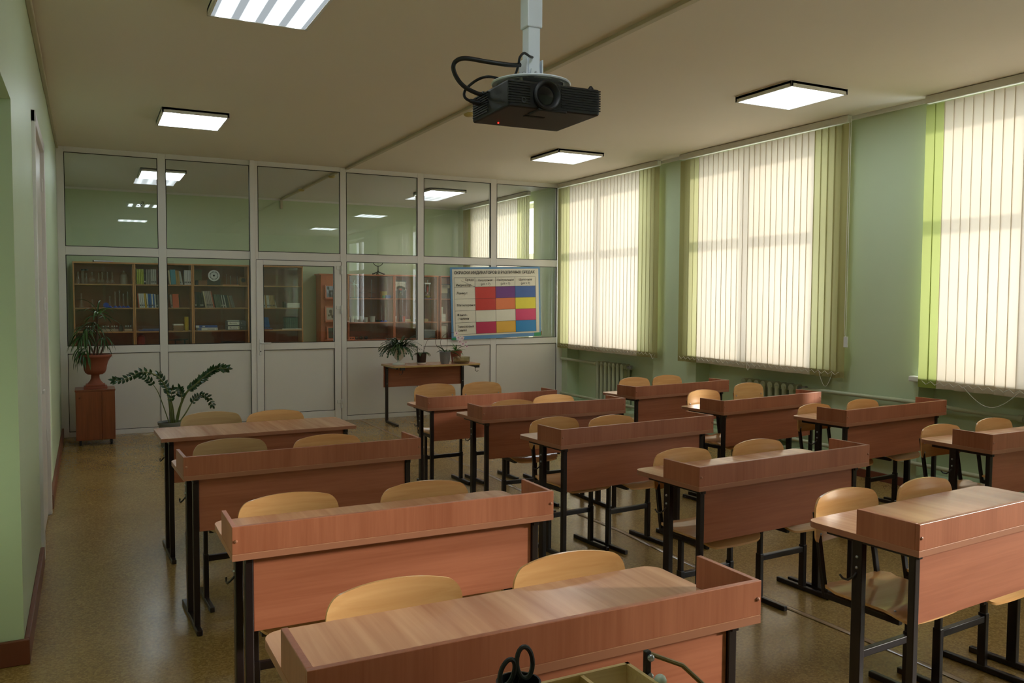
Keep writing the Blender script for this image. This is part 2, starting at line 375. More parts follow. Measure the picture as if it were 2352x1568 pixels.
gk.build('gasket', M_seal, wp)
# door leaf in third bay
d2 = MB(); a, b = 2.150, 3.212; yd0, yd1 = -.045, .025
d2.box(a, 2.232, yd0, yd1, .012, 2.06, .005); d2.box(3.122, b, yd0, yd1, .012, 2.06, .005)
d2.box(2.232, 3.122, yd0, yd1, 2.00, 2.06, .003); d2.box(2.232, 3.122, yd0, yd1, .945, 1.03, .003); d2.box(2.232, 3.122, yd0, yd1, .012, .145, .003)
door = d2.build('door_2', M_pvc, kind='structure')
g2 = MB(); gasket(g2, 2.232, 3.122, 1.03, 2.00, yd0); gasket(g2, 2.232, 3.122, .145, .945, yd0, .004); g2.box(3.212, 3.216, yd0 + .001, yd0 + .02, 0, 2.06); g2.box(a, b, yd0, yd0 + .02, 2.06, 2.064); g2.build('gasket', M_seal, door)
MB().box(2.232, 3.122, -.013, -.007, 1.03, 2.0).build('pane', M_glass, door)
MB().box(2.232, 3.122, -.03, .01, .145, .945).build('infill_panel', M_pvcp, door)
for z in (1.90, 1.39, .17):
    MB().lathe([(.014, 0), (.014, .05), (.010, .052), (.010, .054), (.014, .056), (.014, .11)], (3.214, yd0 - .018, z), 14).box(3.15, 3.214, yd0 - .012, yd0, z + .06, z + .105, .003).build('hinge', M_white, door)
hb = MB().box(2.175, 2.207, yd0 - .01, yd0, .88, 1.08, .006); hb.build('handle_plate', M_white, door)
hh = MB(); hh.tube([(2.191, yd0 - .008, 1.03), (2.191, yd0 - .05, 1.03), (2.2, yd0 - .055, 1.03), (2.31, yd0 - .055, 1.03)], .010, 10); hh.build('handle', M_white, door)
MB().lathe([(.007, 0), (.007, .004)], (2.191, yd0 - .010, .93), 12, RX90).build('keyhole', M_cap, door)

# ------------------------------------------------------------------ blinds
def chain(b_, pts, r=.0028): b_.tube(pts, r, 6)
def make_blind(label, ya, yb, ngreen0, ngreen1, z0=.885, z1=3.195, gap=None, cord_side=-1, bright=None, xr=6.44, step=.0805, loops=(), gm=None):
    t = thing('vertical_blind', label, 'window blind', (xr, ya, 0), 0, 'vertical fabric blinds along the window wall')
    L = yb - ya
    rl = MB(); rl.box(-.028, .028, 0, L, z1 + .012, H - .004, .004)
    for i in range(int(L / step)): rl.box(-.03, -.026, i * step + .01, i * step + .065, z1 + .014, z1 + .022)
    rl.build('headrail', M_rail, t)
    n = int(round(L / step)); st = L / n
    rr = random.Random(int(abs(ya) * 100))
    for i in range(n):
        y = (i + .5) * st
        j = rr.uniform(-.004, .004); ang = rr.uniform(-0.10, -0.03); w = .0925
        gp = .02 if gap and abs(i - gap) < .5 else 0.0
        ca, sa = math.cos(ang), math.sin(ang)
        b = MB(); dz = rr.uniform(-.004, .004)
        def fn(u, v, y=y, j=j, ca=ca, sa=sa, dz=dz, gp=gp):
            s_ = (u - .5) * w * (1 - gp * 22 * max(0, .6 - v) ** 1.0 * (1 if u > .5 else 0)); bow = .003 * math.cos(math.pi * (u - .5)) + j * (1 - v) 
            return Vector((s_ * sa - bow * ca, y + s_ * ca + bow * sa, z0 + dz + v * (z1 - z0)))
        b.grid(fn, 4, 6)
        b.grid(lambda u, v: fn(u, v * .028) + Vector((.004, 0, 0)), 4, 1); b.grid(lambda u, v: fn(u, v * .028) + Vector((.002, 0, 0)), 4, 1)
        g = i < ngreen0 or i >= n - ngreen1
        so_ = b.build('slat', (gm or M_green) if g else M_cream, t)
        if g: so_['label'] = 'yellow-green slat'
    c = MB()
    zz = [(-.012, (i + .5) * st + (st / 2 if 0 else 0), z0 + .05 if i % 2 == 0 else z0 + .05) for i in range(n)]
    pts = []
    for i in range(n):
        pts.append((-.02, (i + .5) * st, z0 + .055)); pts.append((-.024, (i + 1.0) * st, z0 + .028))
    chain(c, pts[:-1], .0022); c.build('bottom_chain', M_chain, t)
    if cord_side is not None:
        yy = -.02 if cord_side < 0 else L + .02
        cd_ = MB(); chain(cd_, [(-.005, yy, z1 + .03), (-.007, yy - .003, 2.2), (-.005, yy, 1.25)], .003); chain(cd_, [(-.005, yy + .02, z1 + .03), (.0, yy + .022, 2.2), (-.005, yy + .018, 1.3), (-.005, yy, 1.25)], .003)
        cd_.build('pull_cord', M_chain, t)
        MB().box(-.014, .004, yy - .02, yy + .02, 1.17, 1.27, .005).build('cord_weight', M_white, t)
    if loops:
        lp = MB()
        for a, b, d in loops:
            lp.tube([(-.012, a + (b - a) * k / 12, z0 + .04 - d * math.sin(math.pi * k / 12)) for k in range(13)], .0022, 6)
        lp.build('loose_chain', M_chain, t)
    return t
make_blind('cream and green vertical blind beside the glazed partition', -2.45, -0.05, 5, 4, gap=15, cord_side=None, loops=((.02, .1, .05),))
make_blind('cream and green vertical blind above the second radiator', -5.27, -2.87, 5, 4, cord_side=-1, loops=((.12, .28, .13), (1.2, 1.26, .06)))
make_blind('cream vertical blind, nearest the camera, with two bright green slats at its far edge', -8.5, -6.05, 2, 2, cord_side=None, loops=((1.6, 2.05, .14),), gm=M_lime)
make_blind('cream and green vertical blind of the prep room seen through the partition', 0.86, 3.4, 5, 4, cord_side=None)

make_blind('unseen cream vertical blind added to cut daylight from the window behind the camera', -12.0, -11.35, 2, 0, cord_side=None)  # added out of view to hold sky and sun light off the foreground
# ------------------------------------------------------------------ radiators and pipes
def radiator(label, y0, n, pitch=.098, z0=.17, z1=.74, group='cast iron radiators under the windows'):
    t = thing('radiator', label, 'radiator', (XW + .10, y0, 0), 0, group)
    for k in range(n):
        y = -k * pitch
        b = MB()
        for xo in (-.05, 0.05):
            b.tube([(xo, y, z0 + .03), (xo, y, z0 + .08), (xo, y, z1 - .08), (xo, y, z1 - .03)], .026, 10, radii=[.03, .027, .027, .03])
        b.tube([(-.062, y, z1 - .035), (.062, y, z1 - .035)], .036, 12); b.tube([(-.062, y, z0 + .035), (.062, y, z0 + .035)], .036, 12)
        b.box(-.045, .045, y - .008, y + .008, z0 + .04, z1 - .04, .003)
        for z in (z1 - .04, z0 + .04): b.tube([(0, y - pitch / 2, z), (0, y + pitch / 2, z)], .032, 12)
        b.build('section', M_pipe, t)
    v = MB(); v.tube([(0, -n * pitch + .04, z1 - .04), (0, -n * pitch - .06, z1 - .04)], .02, 10); v.box(-.02, .02, -n * pitch - .045, -n * pitch - .015, z1 - .065, z1 - .01, .004); v.build('valve', M_steel, t)
    MB().box(-.09, .09, .0, .02, .115, .17).box(-.09, .09, -(n - 1) * pitch - .02, -(n - 1) * pitch, .115, .17).build('foot', M_pipe, t)
radiator('seven-column pale green cast iron radiator close to the glazed partition', -.93, 7)
radiator('pale green cast iron radiator under the middle window blind', -3.82, 8, z1=.755)
radiator('pale green cast iron radiator behind the chairs near the right edge', -6.98, 8)
pp = thing('heating_pipe', 'pale green upper heating pipe along the window wall', 'pipe')
for seg in ([(6.50, -.05, .725), (6.52, -.3, .72), (6.62, -.55, .705), (6.63, -.86, .70)], [(6.62, -4.62, .715), (6.58, -4.75, .72), (6.49, -5.0, .74), (6.49, -6.03, .745), (6.55, -6.35, .72), (6.63, -6.6, .705), (6.63, -6.95, .70)]):
    MB().tube(seg, .019, 10).build('pipe_run', M_pipe, pp)
MB().tube([(6.62, -.80, .70), (6.62, -.84, .70)], .028, 10).tube([(6.63, -6.78, .703), (6.63, -6.82, .702)], .03, 10).build('coupling', M_pipe, pp)
p2 = thing('heating_pipe', 'pale green lower heating pipe just above the floor along the window wall', 'pipe')
MB().tube([(6.50, -.05, .215), (6.50, -2.5, .22), (6.50, -5, .225), (6.50, -8.8, .22)], .019, 10).build('pipe_run', M_pipe, p2)

# ------------------------------------------------------------------ ceiling lamps
def lamp_mats(lo):
    mt, n, l, b = newmat('lamp_diffuser'); n.remove(b); out = n['Material Output']
    tc = n.new('ShaderNodeTexCoord'); sp = n.new('ShaderNodeSeparateXYZ'); l.new(tc.outputs['Generated'], sp.inputs[0])
    a = n.new('ShaderNodeMath'); a.operation = 'MULTIPLY'; a.inputs[1].default_value = 4.0; l.new(sp.outputs['X'], a.inputs[0])
    f = n.new('ShaderNodeMath'); f.operation = 'FRACT'; l.new(a.outputs[0], f.inputs[0])
    s_ = n.new('ShaderNodeMath'); s_.operation = 'SUBTRACT'; s_.inputs[1].default_value = .5; l.new(f.outputs[0], s_.inputs[0])
    ab = n.new('ShaderNodeMath'); ab.operation = 'ABSOLUTE'; l.new(s_.outputs[0], ab.inputs[0])
    mr = n.new('ShaderNodeMapRange'); mr.interpolation_type = 'SMOOTHSTEP'
    mr.inputs['From Min'].default_value = .10; mr.inputs['From Max'].default_value = .36; mr.inputs['To Min'].default_value = 12.0; mr.inputs['To Max'].default_value = lo
    l.new(ab.outputs[0], mr.inputs['Value'])
    em = n.new('ShaderNodeEmission'); em.inputs['Color'].default_value = (.86, .95, 1.0, 1); l.new(mr.outputs[0], em.inputs['Strength']); l.new(em.outputs[0], out.inputs['Surface'])
    return mt
M_diff = lamp_mats(.36); M_diffb = lamp_mats(6.5)
M_lampf = plain('lamp_frame', (232, 232, 230), .4)
lamps = [(1.215, -5.80, .58, .62, 'square four-tube ceiling light at the top left, nearest the camera'), (1.18, -2.32, .57, .68, 'square ceiling light on the left side close to the glazed partition'),
         (5.38, -5.60, .60, .62, 'square ceiling light on the window side above the middle blind'), (5.28, -2.23, .60, .66, 'square ceiling light on the window side close to the glazed partition'),
         (1.21, 1.62, .56, .80, 'square ceiling light of the prep room, left of its cable duct'), (5.24, 1.60, .60, .74, 'square ceiling light of the prep room, on the window side'),
         (1.2, -9.2, .60, .62, 'square ceiling light behind the camera on the left side'), (5.35, -9.2, .60, .62, 'square ceiling light behind the camera on the window side')]
for x, y, w, d, lb in lamps:
    t = thing('ceiling_light', lb, 'ceiling light', (x, y, H), 0, 'square ceiling lights')
    f = MB(); hx, hy = w / 2, d / 2
    f.box(-hx, hx, -hy, hy, -.02, 0); f.box(-hx, -hx + .018, -hy, hy, -.045, 0, .002); f.box(hx - .018, hx, -hy, hy, -.045, 0, .002); f.box(-hx, hx, -hy, -hy + .018, -.045, 0, .002); f.box(-hx, hx, hy - .018, hy, -.045, 0, .002)
    f.build('housing', M_lampf, t)
    MB().box(-hx + .018, hx - .018, -hy + .018, hy - .018, -.040, -.022).build('diffuser', M_diff if y == -5.80 else M_diffb, t)

# ------------------------------------------------------------------ desks
LD, TD, TZ, TT = 1.2, .468, .757, .022
def make_desk(border=True):
    t = thing('school_desk', 'x', 'school desk')
    MB().poly(rrect(0, LD, 0, TD, .05, (0, 1, 1, 0)), TT - .0015, Matrix.Translation((0, 0, TZ - TT)), bev=.0).build('edge_band', M_edge, t)
    MB().poly(rrect(.0008, LD - .0008, .0008, TD - .0008, .049, (0, 1, 1, 0)), .0015, Matrix.Translation((0, 0, TZ - .0015))).build('tabletop', M_top, t)
    if border:
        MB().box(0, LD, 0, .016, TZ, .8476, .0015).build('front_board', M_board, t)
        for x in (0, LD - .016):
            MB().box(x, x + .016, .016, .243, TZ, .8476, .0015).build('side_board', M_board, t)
        bt = MB()
        for x in (.012, LD - .012): bt.lathe([(.0, -.002), (.0065, -.002), (.005, .003), (0, .005)], (x, 0, .80), 12, RX90, caps=False)
        bt.build('bolt_cap', M_edge, t)
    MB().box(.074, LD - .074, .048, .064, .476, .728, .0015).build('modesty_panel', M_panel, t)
    for x in (.045, LD - .073):
        MB().box(x, x + .028, .040, .066, .022, .735, .003).build('leg', M_tube, t)
        rp = MB().box(x, x + .028, .248, .290, .022, .735, .003); rp.build('leg', M_tube, t)
        MB().box(x, x + .027, -.03, .455, 0, .026, .004).build('foot', M_tube, t)
        MB().box(x + .002, x + .026, .03, .405, .712, .735, .002).build('top_rail', M_tube, t)
    sc = MB()
    for x, sgn in ((.045, -1), (LD - .045, 1)):
        for z in (.66, .62): sc.sphere((x, .269, z), .006, 8)
    sc.build('screw', M_steel, t)
    for x, sgn in ((.045, -1), (LD - .045, 1)):
        MB().tube([(x, .27, .60), (x + sgn * .012, .275, .585), (x + sgn * .02, .29, .572), (x + sgn * .022, .31, .572), (x + sgn * .02, .325, .582)], .004, 8).build('bag_hook', M_tube, t)
    return t
DK = {'A1': (0.6441, -9.0737, 0.0085, 0.0125), 'A2': (0.6757, -7.903, -0.0022, 0.0064), 'A3': (0.6594, -6.5537, 0.0412, 0.0038), 'A4': (0.6516, -5.3578, 0.0316, -0.0013),
      'B1': (2.7469, -8.8533, 0.08, 0.0025), 'B2': (2.7148, -7.7602, 0.0699, -0.001), 'B3': (2.6562, -6.6284, 0.0876, 0.01), 'B4': (2.6745, -5.53, 0.021, 0.0087), 'B5': (2.6439, -4.5767, 0.0373, -0.0234),
      'C1': (4.8005, -7.7636, 0.0221, 0.0015), 'C2': (4.8716, -6.6858, 0.0934, 0.0029), 'C3': (4.5634, -5.8075, 0.1324, -0.0127), 'C4': (4.5245, -4.7175, 0.1286, -0.0096)}
DL = {'A1': 'beech desk with raised border, nearest the camera at the bottom of the photo', 'A2': 'beech desk with raised border, second from the front in the left row', 'A3': 'beech desk with raised border, behind the second desk of the left row',
      'A4': 'plain beech desk without any border, in front of the potted zamioculcas', 'B1': 'beech desk with raised border and sunlit front panel, nearest in the middle row', 'B2': 'beech desk with raised border, second in the middle row',
      'B3': 'beech desk with raised border and upright-grain front panel, third in the middle row', 'B4': 'beech desk with raised border, fourth in the middle row', 'B5': 'beech desk with raised border, farthest of the middle row, before the plant table',
      'C1': 'beech desk with raised border, nearest of the window row, cut by the right edge', 'C2': 'beech desk with raised border, second of the window row', 'C3': 'beech desk with raised border, third of the window row', 'C4': 'beech desk with raised border, farthest of the window row beside the first radiator'}
proto = make_desk(True); plainp = make_desk(False)
for k, (x, y, r, dz) in DK.items():
    if k == 'A4': o = plainp
    elif k == 'A1': o = proto
    else: o = copy_tree(proto)
    o.location = (x, y, 0); o.rotation_euler = (0, 0, r); o.scale = (1, 1, (TZ + dz) / TZ)
    tag(o, DL[k], 'school desk', 'two-seat school desks')

# ------------------------------------------------------------------ chairs
def make_chair(worn=False):
    t = thing('school_chair', 'x', 'chair')
    ply = M_ply_dark if worn else M_ply
    # seat: curved rounded plywood
    sw, sd = .385, .375
    def seat():
        b = bmesh.new(); nu, nv = 14, 14; g = {}
        for i in range(nu + 1):
            for j in range(nv + 1):
                u = i / nu * 2 - 1; v = j / nv * 2 - 1
                # superellipse-ish rounded square
                k = 1.0; rr = .32
                x = u; y = v
                ax, ay = abs(u), abs(v)
                if ax > 1 - rr and ay > 1 - rr:
                    dx, dy = (ax - (1 - rr)) / rr, (ay - (1 - rr)) / rr; m_ = max(dx, dy); h_ = math.hypot(dx, dy)
                    if h_ > 0: f_ = m_ / h_; x = math.copysign((1 - rr) + dx * f_ * rr, u); y = math.copysign((1 - rr) + dy * f_ * rr, v)
                z = .010 * x * x - (.030 * ((-y - .55) / .45) ** 2 if y < -.55 else 0) + (.008 if y > .6 else .0)
                g[i, j] = b.verts.new((x * sw / 2, .155 + y * sd / 2, .437 + z))
        for i in range(nu):
            for j in range(nv): b.faces.new((g[i, j], g[i + 1, j], g[i + 1, j + 1], g[i, j + 1])).smooth = True
        r = bmesh.ops.extrude_face_region(b, geom=list(b.faces)); bmesh.ops.translate(b, vec=(0, 0, .010), verts=[v for v in r['geom'] if isinstance(v, bmesh.types.BMVert)])
        bmesh.ops.recalc_face_normals(b, faces=b.faces); return b
    s_ = MB(); s_._add(seat()); s_.build('seat', ply, t)
    # backrest: bowed, wide arched top
    def back():
        b = bmesh.new(); nu, nv = 32, 8; g = {}; w = .395; z0, z1 = .625, .822
        for i in range(nu + 1):
            u = math.sin(math.pi / 2 * (i / nu * 2 - 1)); ax = abs(u)
            top = z1 - .028 * ax ** 2.2 - (.050 * (1 - math.sqrt(max(0, 1 - ((ax - .80) / .20) ** 2))) if ax > .8 else 0)
            bot = z0 + (.032 * (1 - math.sqrt(max(0, 1 - ((ax - .86) / .14) ** 2))) if ax > .86 else 0)
            for j in range(nv + 1):
                z = bot + (top - bot) * j / nv
                y = .352 + .022 * (1 - u * u) + .13 * (z - .62) * .35
                g[i, j] = b.verts.new((u * w / 2, y, z))
        for i in range(nu):
            for j in range(nv): b.faces.new((g[i, j], g[i + 1, j], g[i + 1, j + 1], g[i, j + 1])).smooth = True
        r = bmesh.ops.extrude_face_region(b, geom=list(b.faces)); bmesh.ops.translate(b, vec=(0, .009, 0), verts=[v for v in r['geom'] if isinstance(v, bmesh.types.BMVert)])
        bmesh.ops.recalc_face_normals(b, faces=b.faces); return b
    s_ = MB(); s_._add(back()); s_.build('backrest', ply, t)
    for sg in (-1, 1):
        x = sg * .167
        MB().box(x - .0125, x + .0125, 0, .355, 0, .026, .004).build('foot', M_tube, t)
        MB().box(x - .0125, x + .0125, .165, .200, .024, .255, .003).box(x - .010, x + .010, .169, .196, .25, .42, .003).build('leg', M_tube, t)
        MB().box(x - .0115, x + .0115, -.005, .325, .41, .434, .003).build('seat_rail', M_tube, t)
        MB().bar((x, .327, .412), (x, .384, .745), .023, .016, up=(0, 1, 0)).build('back_post', M_tube, t)
    MB().box(-.156, .156, .170, .195, .215, .245, .003).build('crossbar', M_tube, t)
    b = MB()
    for sg in (-1, 1):
        for z in (.66, .72): b.sphere((sg * .167, .349 + (z - .62) * .04 + .004, z), .006, 8, (1, .6, 1))
        for y in (.02, .28): b.sphere((sg * .165, y, .455), .005, 8, (1, 1, .5))
    b.build('rivet', M_steel, t)
    return t
CH = {'A1': [(0.375, 0.559, 0.82), (0.93, 0.549, 0.82)], 'A2': [(0.298, 0.552, 0.82), (0.857, 0.528, 0.82)], 'A3': [(0.33, 0.636, 0.82), (0.837, 0.522, 0.82)], 'A4': [(0.376, 0.624, 0.82), (0.787, 0.49, 0.82)],
      'B1': [(0.347, 0.564, 0.82), (0.822, 0.505, 0.82)], 'B2': [(0.354, 0.50, 0.82), (0.913, 0.50, 0.82)], 'B3': [(0.401, 0.663, 0.82), (0.79, 0.546, 0.82)], 'B4': [(0.515, 0.546, 0.82), (0.98, 0.71, 0.82)], 'B5': [(0.381, 0.739, 0.845), (0.836, 0.71, 0.845)],
      'C1': [(0.271, 0.50, 0.82), (0.852, 0.542, 0.82)], 'C2': [(0.315, 0.50, 0.82), (0.887, 0.50, 0.82)], 'C3': [(0.336, 0.529, 0.85), (1.12, 0.72, 0.85)], 'C4': [(0.486, 0.57, 0.85), (0.93, 0.578, 0.85)]}
WHERE = {'A1': 'the desk nearest the camera', 'A2': 'the second desk of the left row', 'A3': 'the third desk of the left row', 'A4': 'the plain desk without border', 'B1': 'the nearest desk of the middle row', 'B2': 'the second desk of the middle row', 'B3': 'the third desk of the middle row',
         'B4': 'the fourth desk of the middle row', 'B5': 'the farthest desk of the middle row', 'C1': 'the window-row desk cut by the right edge', 'C2': 'the second desk of the window row', 'C3': 'the third desk of the window row', 'C4': 'the farthest desk of the window row'}
cp = make_chair(); cw = make_chair(True); used = False; usedw = False
for k, lst in CH.items():
    x0, y0, r, dz = DK[k]
    for i, (cx, cy, zt) in enumerate(lst):
        cy = max(cy, .52)
        worn = (k, i) in (('A3', 0), ('A4', 0))
        if worn:
            o = cw if not usedw else copy_tree(cw); usedw = True
        else:
            o = cp if not used else copy_tree(cp); used = True
        ly = cy - .385
        o.location = (x0 + cx * math.cos(r) - ly * math.sin(r), y0 + cx * math.sin(r) + ly * math.cos(r), 0)
        o.rotation_euler = (0, 0, r + R.uniform(-.015, .015)); o.scale = (1, 1, zt / .82)
        side = 'left' if i == 0 else 'right'
        adj = 'worn greyish' if worn else 'honey-coloured'
        tag(o, '%s plywood chair, %s seat at %s' % (adj, side, WHERE[k]), 'chair', 'plywood school chairs pushed in at the desks')
def at(px, py, Y):
    """point where the sight line through a photo pixel meets the plane y = Y"""
    d = FW + RT * ((px - 1176) / 1922.683) - UP * ((py - 784) / 1922.683); o = Vector((0.26689859, -10.70198149, 1.60136744))
    return o + d * ((Y - o.y) / d.y)
# ------------------------------------------------------------------ plant table at the partition
pt_ = thing('plant_table', 'narrow school table with plants, standing against the white partition', 'table', (3.62, -.40, 0), .03)
MB().poly(rrect(0, 1.2, -.48, 0, .03, (1, 1, 1, 1)), .0205, Matrix.Translation((0, 0, .735))).build('edge_band', plain('yellowish_edging', (176, 146, 90), .4), pt_)
MB().poly(rrect(.0008, 1.1992, -.4792, -.0008, .029, (1, 1, 1, 1)), .0015, Matrix.Translation((0, 0, .7555))).build('tabletop', M_top, pt_)
MB().box(.03, 1.12, -.040, -.024, .455, .728, .0015).build('modesty_panel', M_panel, pt_)
for x in (.045, 1.115):
    MB().box(x, x + .035, -.072, -.042, .02, .735, .003).build('leg', M_tube, pt_)
    MB().box(x + .003, x + .032, -.45, -.045, 0, .028, .004).build('foot', M_tube, pt_)
    MB().box(x + .004, x + .030, -.44, -.05, .712, .735, .002).build('top_rail', M_tube, pt_)
for x, sg in ((.13, -1), (1.165, 1)):
    z = .712
    MB().box(x - .03, x + .03, -.45, -.42, z - .012, z + .022).tube([(x, -.44, z), (x, -.445, z - .035), (x - .01 , -.447, z - .058), (x - .03, -.449, z - .066), (x - .045, -.45, z - .05)] if sg < 0 else [(x - .015, -.44, z), (x - .03, -.445, z - .025), (x - .028, -.447, z - .05), (x - .01, -.449, z - .062), (x + .012, -.45, z - .05)], .004, 8).build('bag_hook', M_tube, pt_)
sc = MB()
for x in (.062, 1.132):
    for z in (.69, .50): sc.sphere((x, -.073, z), .006, 8)
sc.build('screw', M_steel, pt_)

# ------------------------------------------------------------------ plants
L_zz = leafmat('glossy_dark_leaf', (20, 46, 24), (38, 70, 32), .22)
L_palm = leafmat('palm_leaf', (34, 66, 30), (66, 100, 42), .4)
L_young = plain('young_leaf', (70, 140, 30), .35)
L_cact = leafmat('cactus_leaf', (36, 62, 34), (62, 88, 46), .4)
L_fresh = leafmat('fresh_leaf', (52, 106, 40), (90, 140, 56), .35)
M_stem = plain('green_stem', (86, 96, 48), .5)
M_brown = plain('brown_stem', (84, 58, 44), .6)
def strap(b, p, d, length, width, droop, n=7, fold=.25, twist=0.0):
    """arching leaf blade with a centre fold, two faces wide"""
    p = Vector(p); d = Vector(d).normalized(); side = d.cross(Vector((0, 0, 1)))
    if side.length < .05: side = Vector((1, 0, 0))
    side.normalize(); up = side.cross(d).normalized()
    side = (side * math.cos(twist) + up * math.sin(twist))
    L = []; pos = p.copy(); dr = d.copy()
    for i in range(n + 1):
        t = i / n; w = width * (math.sin(math.pi * min(1, (t * .92 + .08))) ** .6) * (1 - .25 * t) if i < n else 0.0004
        up_ = side.cross(dr).normalized()
        a = b.bm.verts.new(pos - side * w / 2 + up_ * w * fold); c = b.bm.verts.new(pos); e = b.bm.verts.new(pos + side * w / 2 + up_ * w * fold)
        L.append((a, c, e)); dr = (dr + Vector((0, 0, -droop / n))).normalized(); pos = pos + dr * (length / n)
    for (a, c, e), (a2, c2, e2) in zip(L, L[1:]):
        for f in ((a, c, c2, a2), (c, e, e2, c2)): b.bm.faces.new(f).smooth = True
def oval(b, p, d, nrm, length, width, cup=.15):
    p = Vector(p); d = Vector(d).normalized(); s_ = d.cross(Vector(nrm))
    if s_.length < .05: s_ = d.orthogonal()
    s_.normalize(); u_ = s_.cross(d).normalized(); n = 6; L = []
    for i in range(n + 1):
        t = i / n; w = width * math.sin(math.pi * (t ** .85)) + (.002 if i < n else .0005)
        q = p + d * (length * t) - u_ * (length * .15 * t * t)
        L.append((b.bm.verts.new(q - s_ * w / 2 + u_ * w * cup), b.bm.verts.new(q), b.bm.verts.new(q + s_ * w / 2 + u_ * w * cup)))
    for (a, c, e), (a2, c2, e2) in zip(L, L[1:]):
        for f in ((a, c, c2, a2), (c, e, e2, c2)): b.bm.faces.new(f).smooth = True
def smooth_pts(pts, k=4):
    P = [Vector(p) for p in pts]; out = []
    for i in range(len(P) - 1):
        p0 = P[max(i - 1, 0)]; p1 = P[i]; p2 = P[i + 1]; p3 = P[min(i + 2, len(P) - 1)]
        for j in range(k):
            t = j / k; out.append(.5 * ((2 * p1) + (p2 - p0) * t + (2 * p0 - 5 * p1 + 4 * p2 - p3) * t * t + (3 * p1 - p0 - 3 * p2 + p3) * t ** 3))
    out.append(P[-1]); return out
# zamioculcas
zz0 = at(391, 967, -1.15); zx, zy = zz0.x, zz0.y
zz = thing('zamioculcas', 'zamioculcas with long arching stems in a grey plastic pot behind the plain desk', 'potted plant', (zx, zy, 0))
MB().lathe([(.088, 0), (.094, .01), (.114, .235), (.124, .245), (.126, .272), (.118, .272), (.112, .25), (.0, .25)], n=36, caps=False).build('pot', plain('grey_plastic_pot', (120, 124, 124), .5), zz)
MB().lathe([(0, .248), (.112, .248), (.112, .252), (0, .256)], n=24, caps=False).build('soil', M_soil, zz)
stems = [([(393.6, 961), (385, 902), (370, 872), (347, 857), (321, 855), (300, 866), (279, 874), (262, 873)], -.12, .008, 11, .060, (.40, 1)),
         ([(389, 961), (372, 923), (360, 895), (343, 874), (321, 861)], .10, .005, 6, .055, (.60, 1)),
         ([(404, 961), (413, 936), (428, 902), (449, 883), (470, 864), (496, 847), (521, 846)], -.02, .012, 19, .068, (.36, 1)),
         ([(398, 963), (391, 919), (381, 889), (364, 861)], .16, .010, 7, .065, (.45, 1)),
         ([(411, 963), (428, 946), (442, 923), (457, 908), (476, 911), (488, 930)], .12, .007, 11, .056, (.35, 1)),
         ([(401, 963), (397, 935), (393, 915), (396, 893)], -.2, .006, 4, .055, (.5, 1)),
         ([(407, 963), (417, 919), (413, 893)], -.05, .007, 4, .065, (.55, 1))]
rz = random.Random(3)
for pl, dyy, rad, nl, ll, (t0, t1) in stems:
    n = len(pl); pts = []
    for i, (a, c) in enumerate(pl):
        q = at(a, c, zy + dyy * i / (n - 1)); pts.append(q - Vector((zx, zy, 0)))
    pts[0].z = .25; P = smooth_pts(pts, 5)
    o = MB().tube(P, rad, 8, radii=[rad * (1.15 - .75 * k / (len(P) - 1)) for k in range(len(P))]).build('stem', M_stem, zz)
    lf = MB()
    for j in range(nl):
        t = t0 + (t1 - t0) * (j + .5) / nl; k = min(int(t * (len(P) - 1)), len(P) - 2); q = P[k].lerp(P[k + 1], t * (len(P) - 1) - k); ax = (P[k + 1] - P[k]).normalized()
        out = Vector((0, 1, 0)) * (1 if j % 2 else -1) * rz.uniform(.2, .8) + Vector((0, 0, 1)) * rz.uniform(.3, .9) * (1 if j % 2 else -.4) + ax * .9
        for sg in (1, -1):
            dd = ax * .7 + (ax.cross(Vector((0, 1, 0))).normalized() * sg * .8) + Vector((0, rz.uniform(-.4, .4), rz.uniform(-.1, .15)))
            oval(lf, q, dd, Vector((rz.uniform(-.4, .4), -1, .4)), ll * rz.uniform(.75, 1.15), ll * .44)
    oval(lf, P[-1], P[-1] - P[-2], (0, -1, .3), ll, ll * .4)
    lf.build('leaflets', L_zz, o)
# wheeled cabinet with terracotta urn
oc = thing('wheeled_cabinet', 'small dark brown wheeled cabinet in the corner under the terracotta urn', 'cabinet', (.34, -.55, 0))
MB().box(-.19, .19, -.18, .18, .06, .585, .002).build('carcass', M_oldcab, oc)
MB().box(-.195, .195, -.185, .185, .585, .603, .004).build('top', M_oldcab, oc)
MB().box(-.186, .060, -.187, -.180, .066, .582, .002).box(.062, .186, -.187, -.180, .066, .582, .002).build('door', M_oldcab, oc)
MB().sphere((-.15, -.192, .52), .009, 10).build('knob', M_oldcab, oc)
for x in (-.15, .15):
    for y in (-.14, .14):
        MB().lathe([(.026, -.012), (.03, -.008), (.03, .008), (.026, .012)], (x, y, .03), 16, Matrix.Rotation(math.radians(90), 4, 'Y')).box(x - .012, x + .012, y - .012, y + .012, .045, .062).build('castor', M_cap, oc)
ur = thing('urn_plant', 'palm-like dracaena in a terracotta urn on the dark wheeled cabinet', 'potted plant', (.345, -.55, .603))
ub = MB(); ub.box(-.115, .115, -.115, .115, 0, .022, .004).box(-.095, .095, -.095, .095, .022, .045, .005)
ub.lathe([(.085, .045), (.072, .06), (.055, .08), (.043, .105), (.040, .14), (.045, .148), (.075, .152), (.098, .17), (.110, .20), (.116, .24), (.128, .285), (.148, .325), (.162, .34), (.168, .35), (.166, .366), (.150, .370), (.140, .355), (0, .35)], n=40, caps=False)
ub.build('urn', M_terra, ur)
MB().lathe([(0, .345), (.138, .345), (.13, .352), (0, .358)], n=24, caps=False).build('soil', M_soil, ur)
org = Vector((.345, -.55, .603)); rp = random.Random(11)
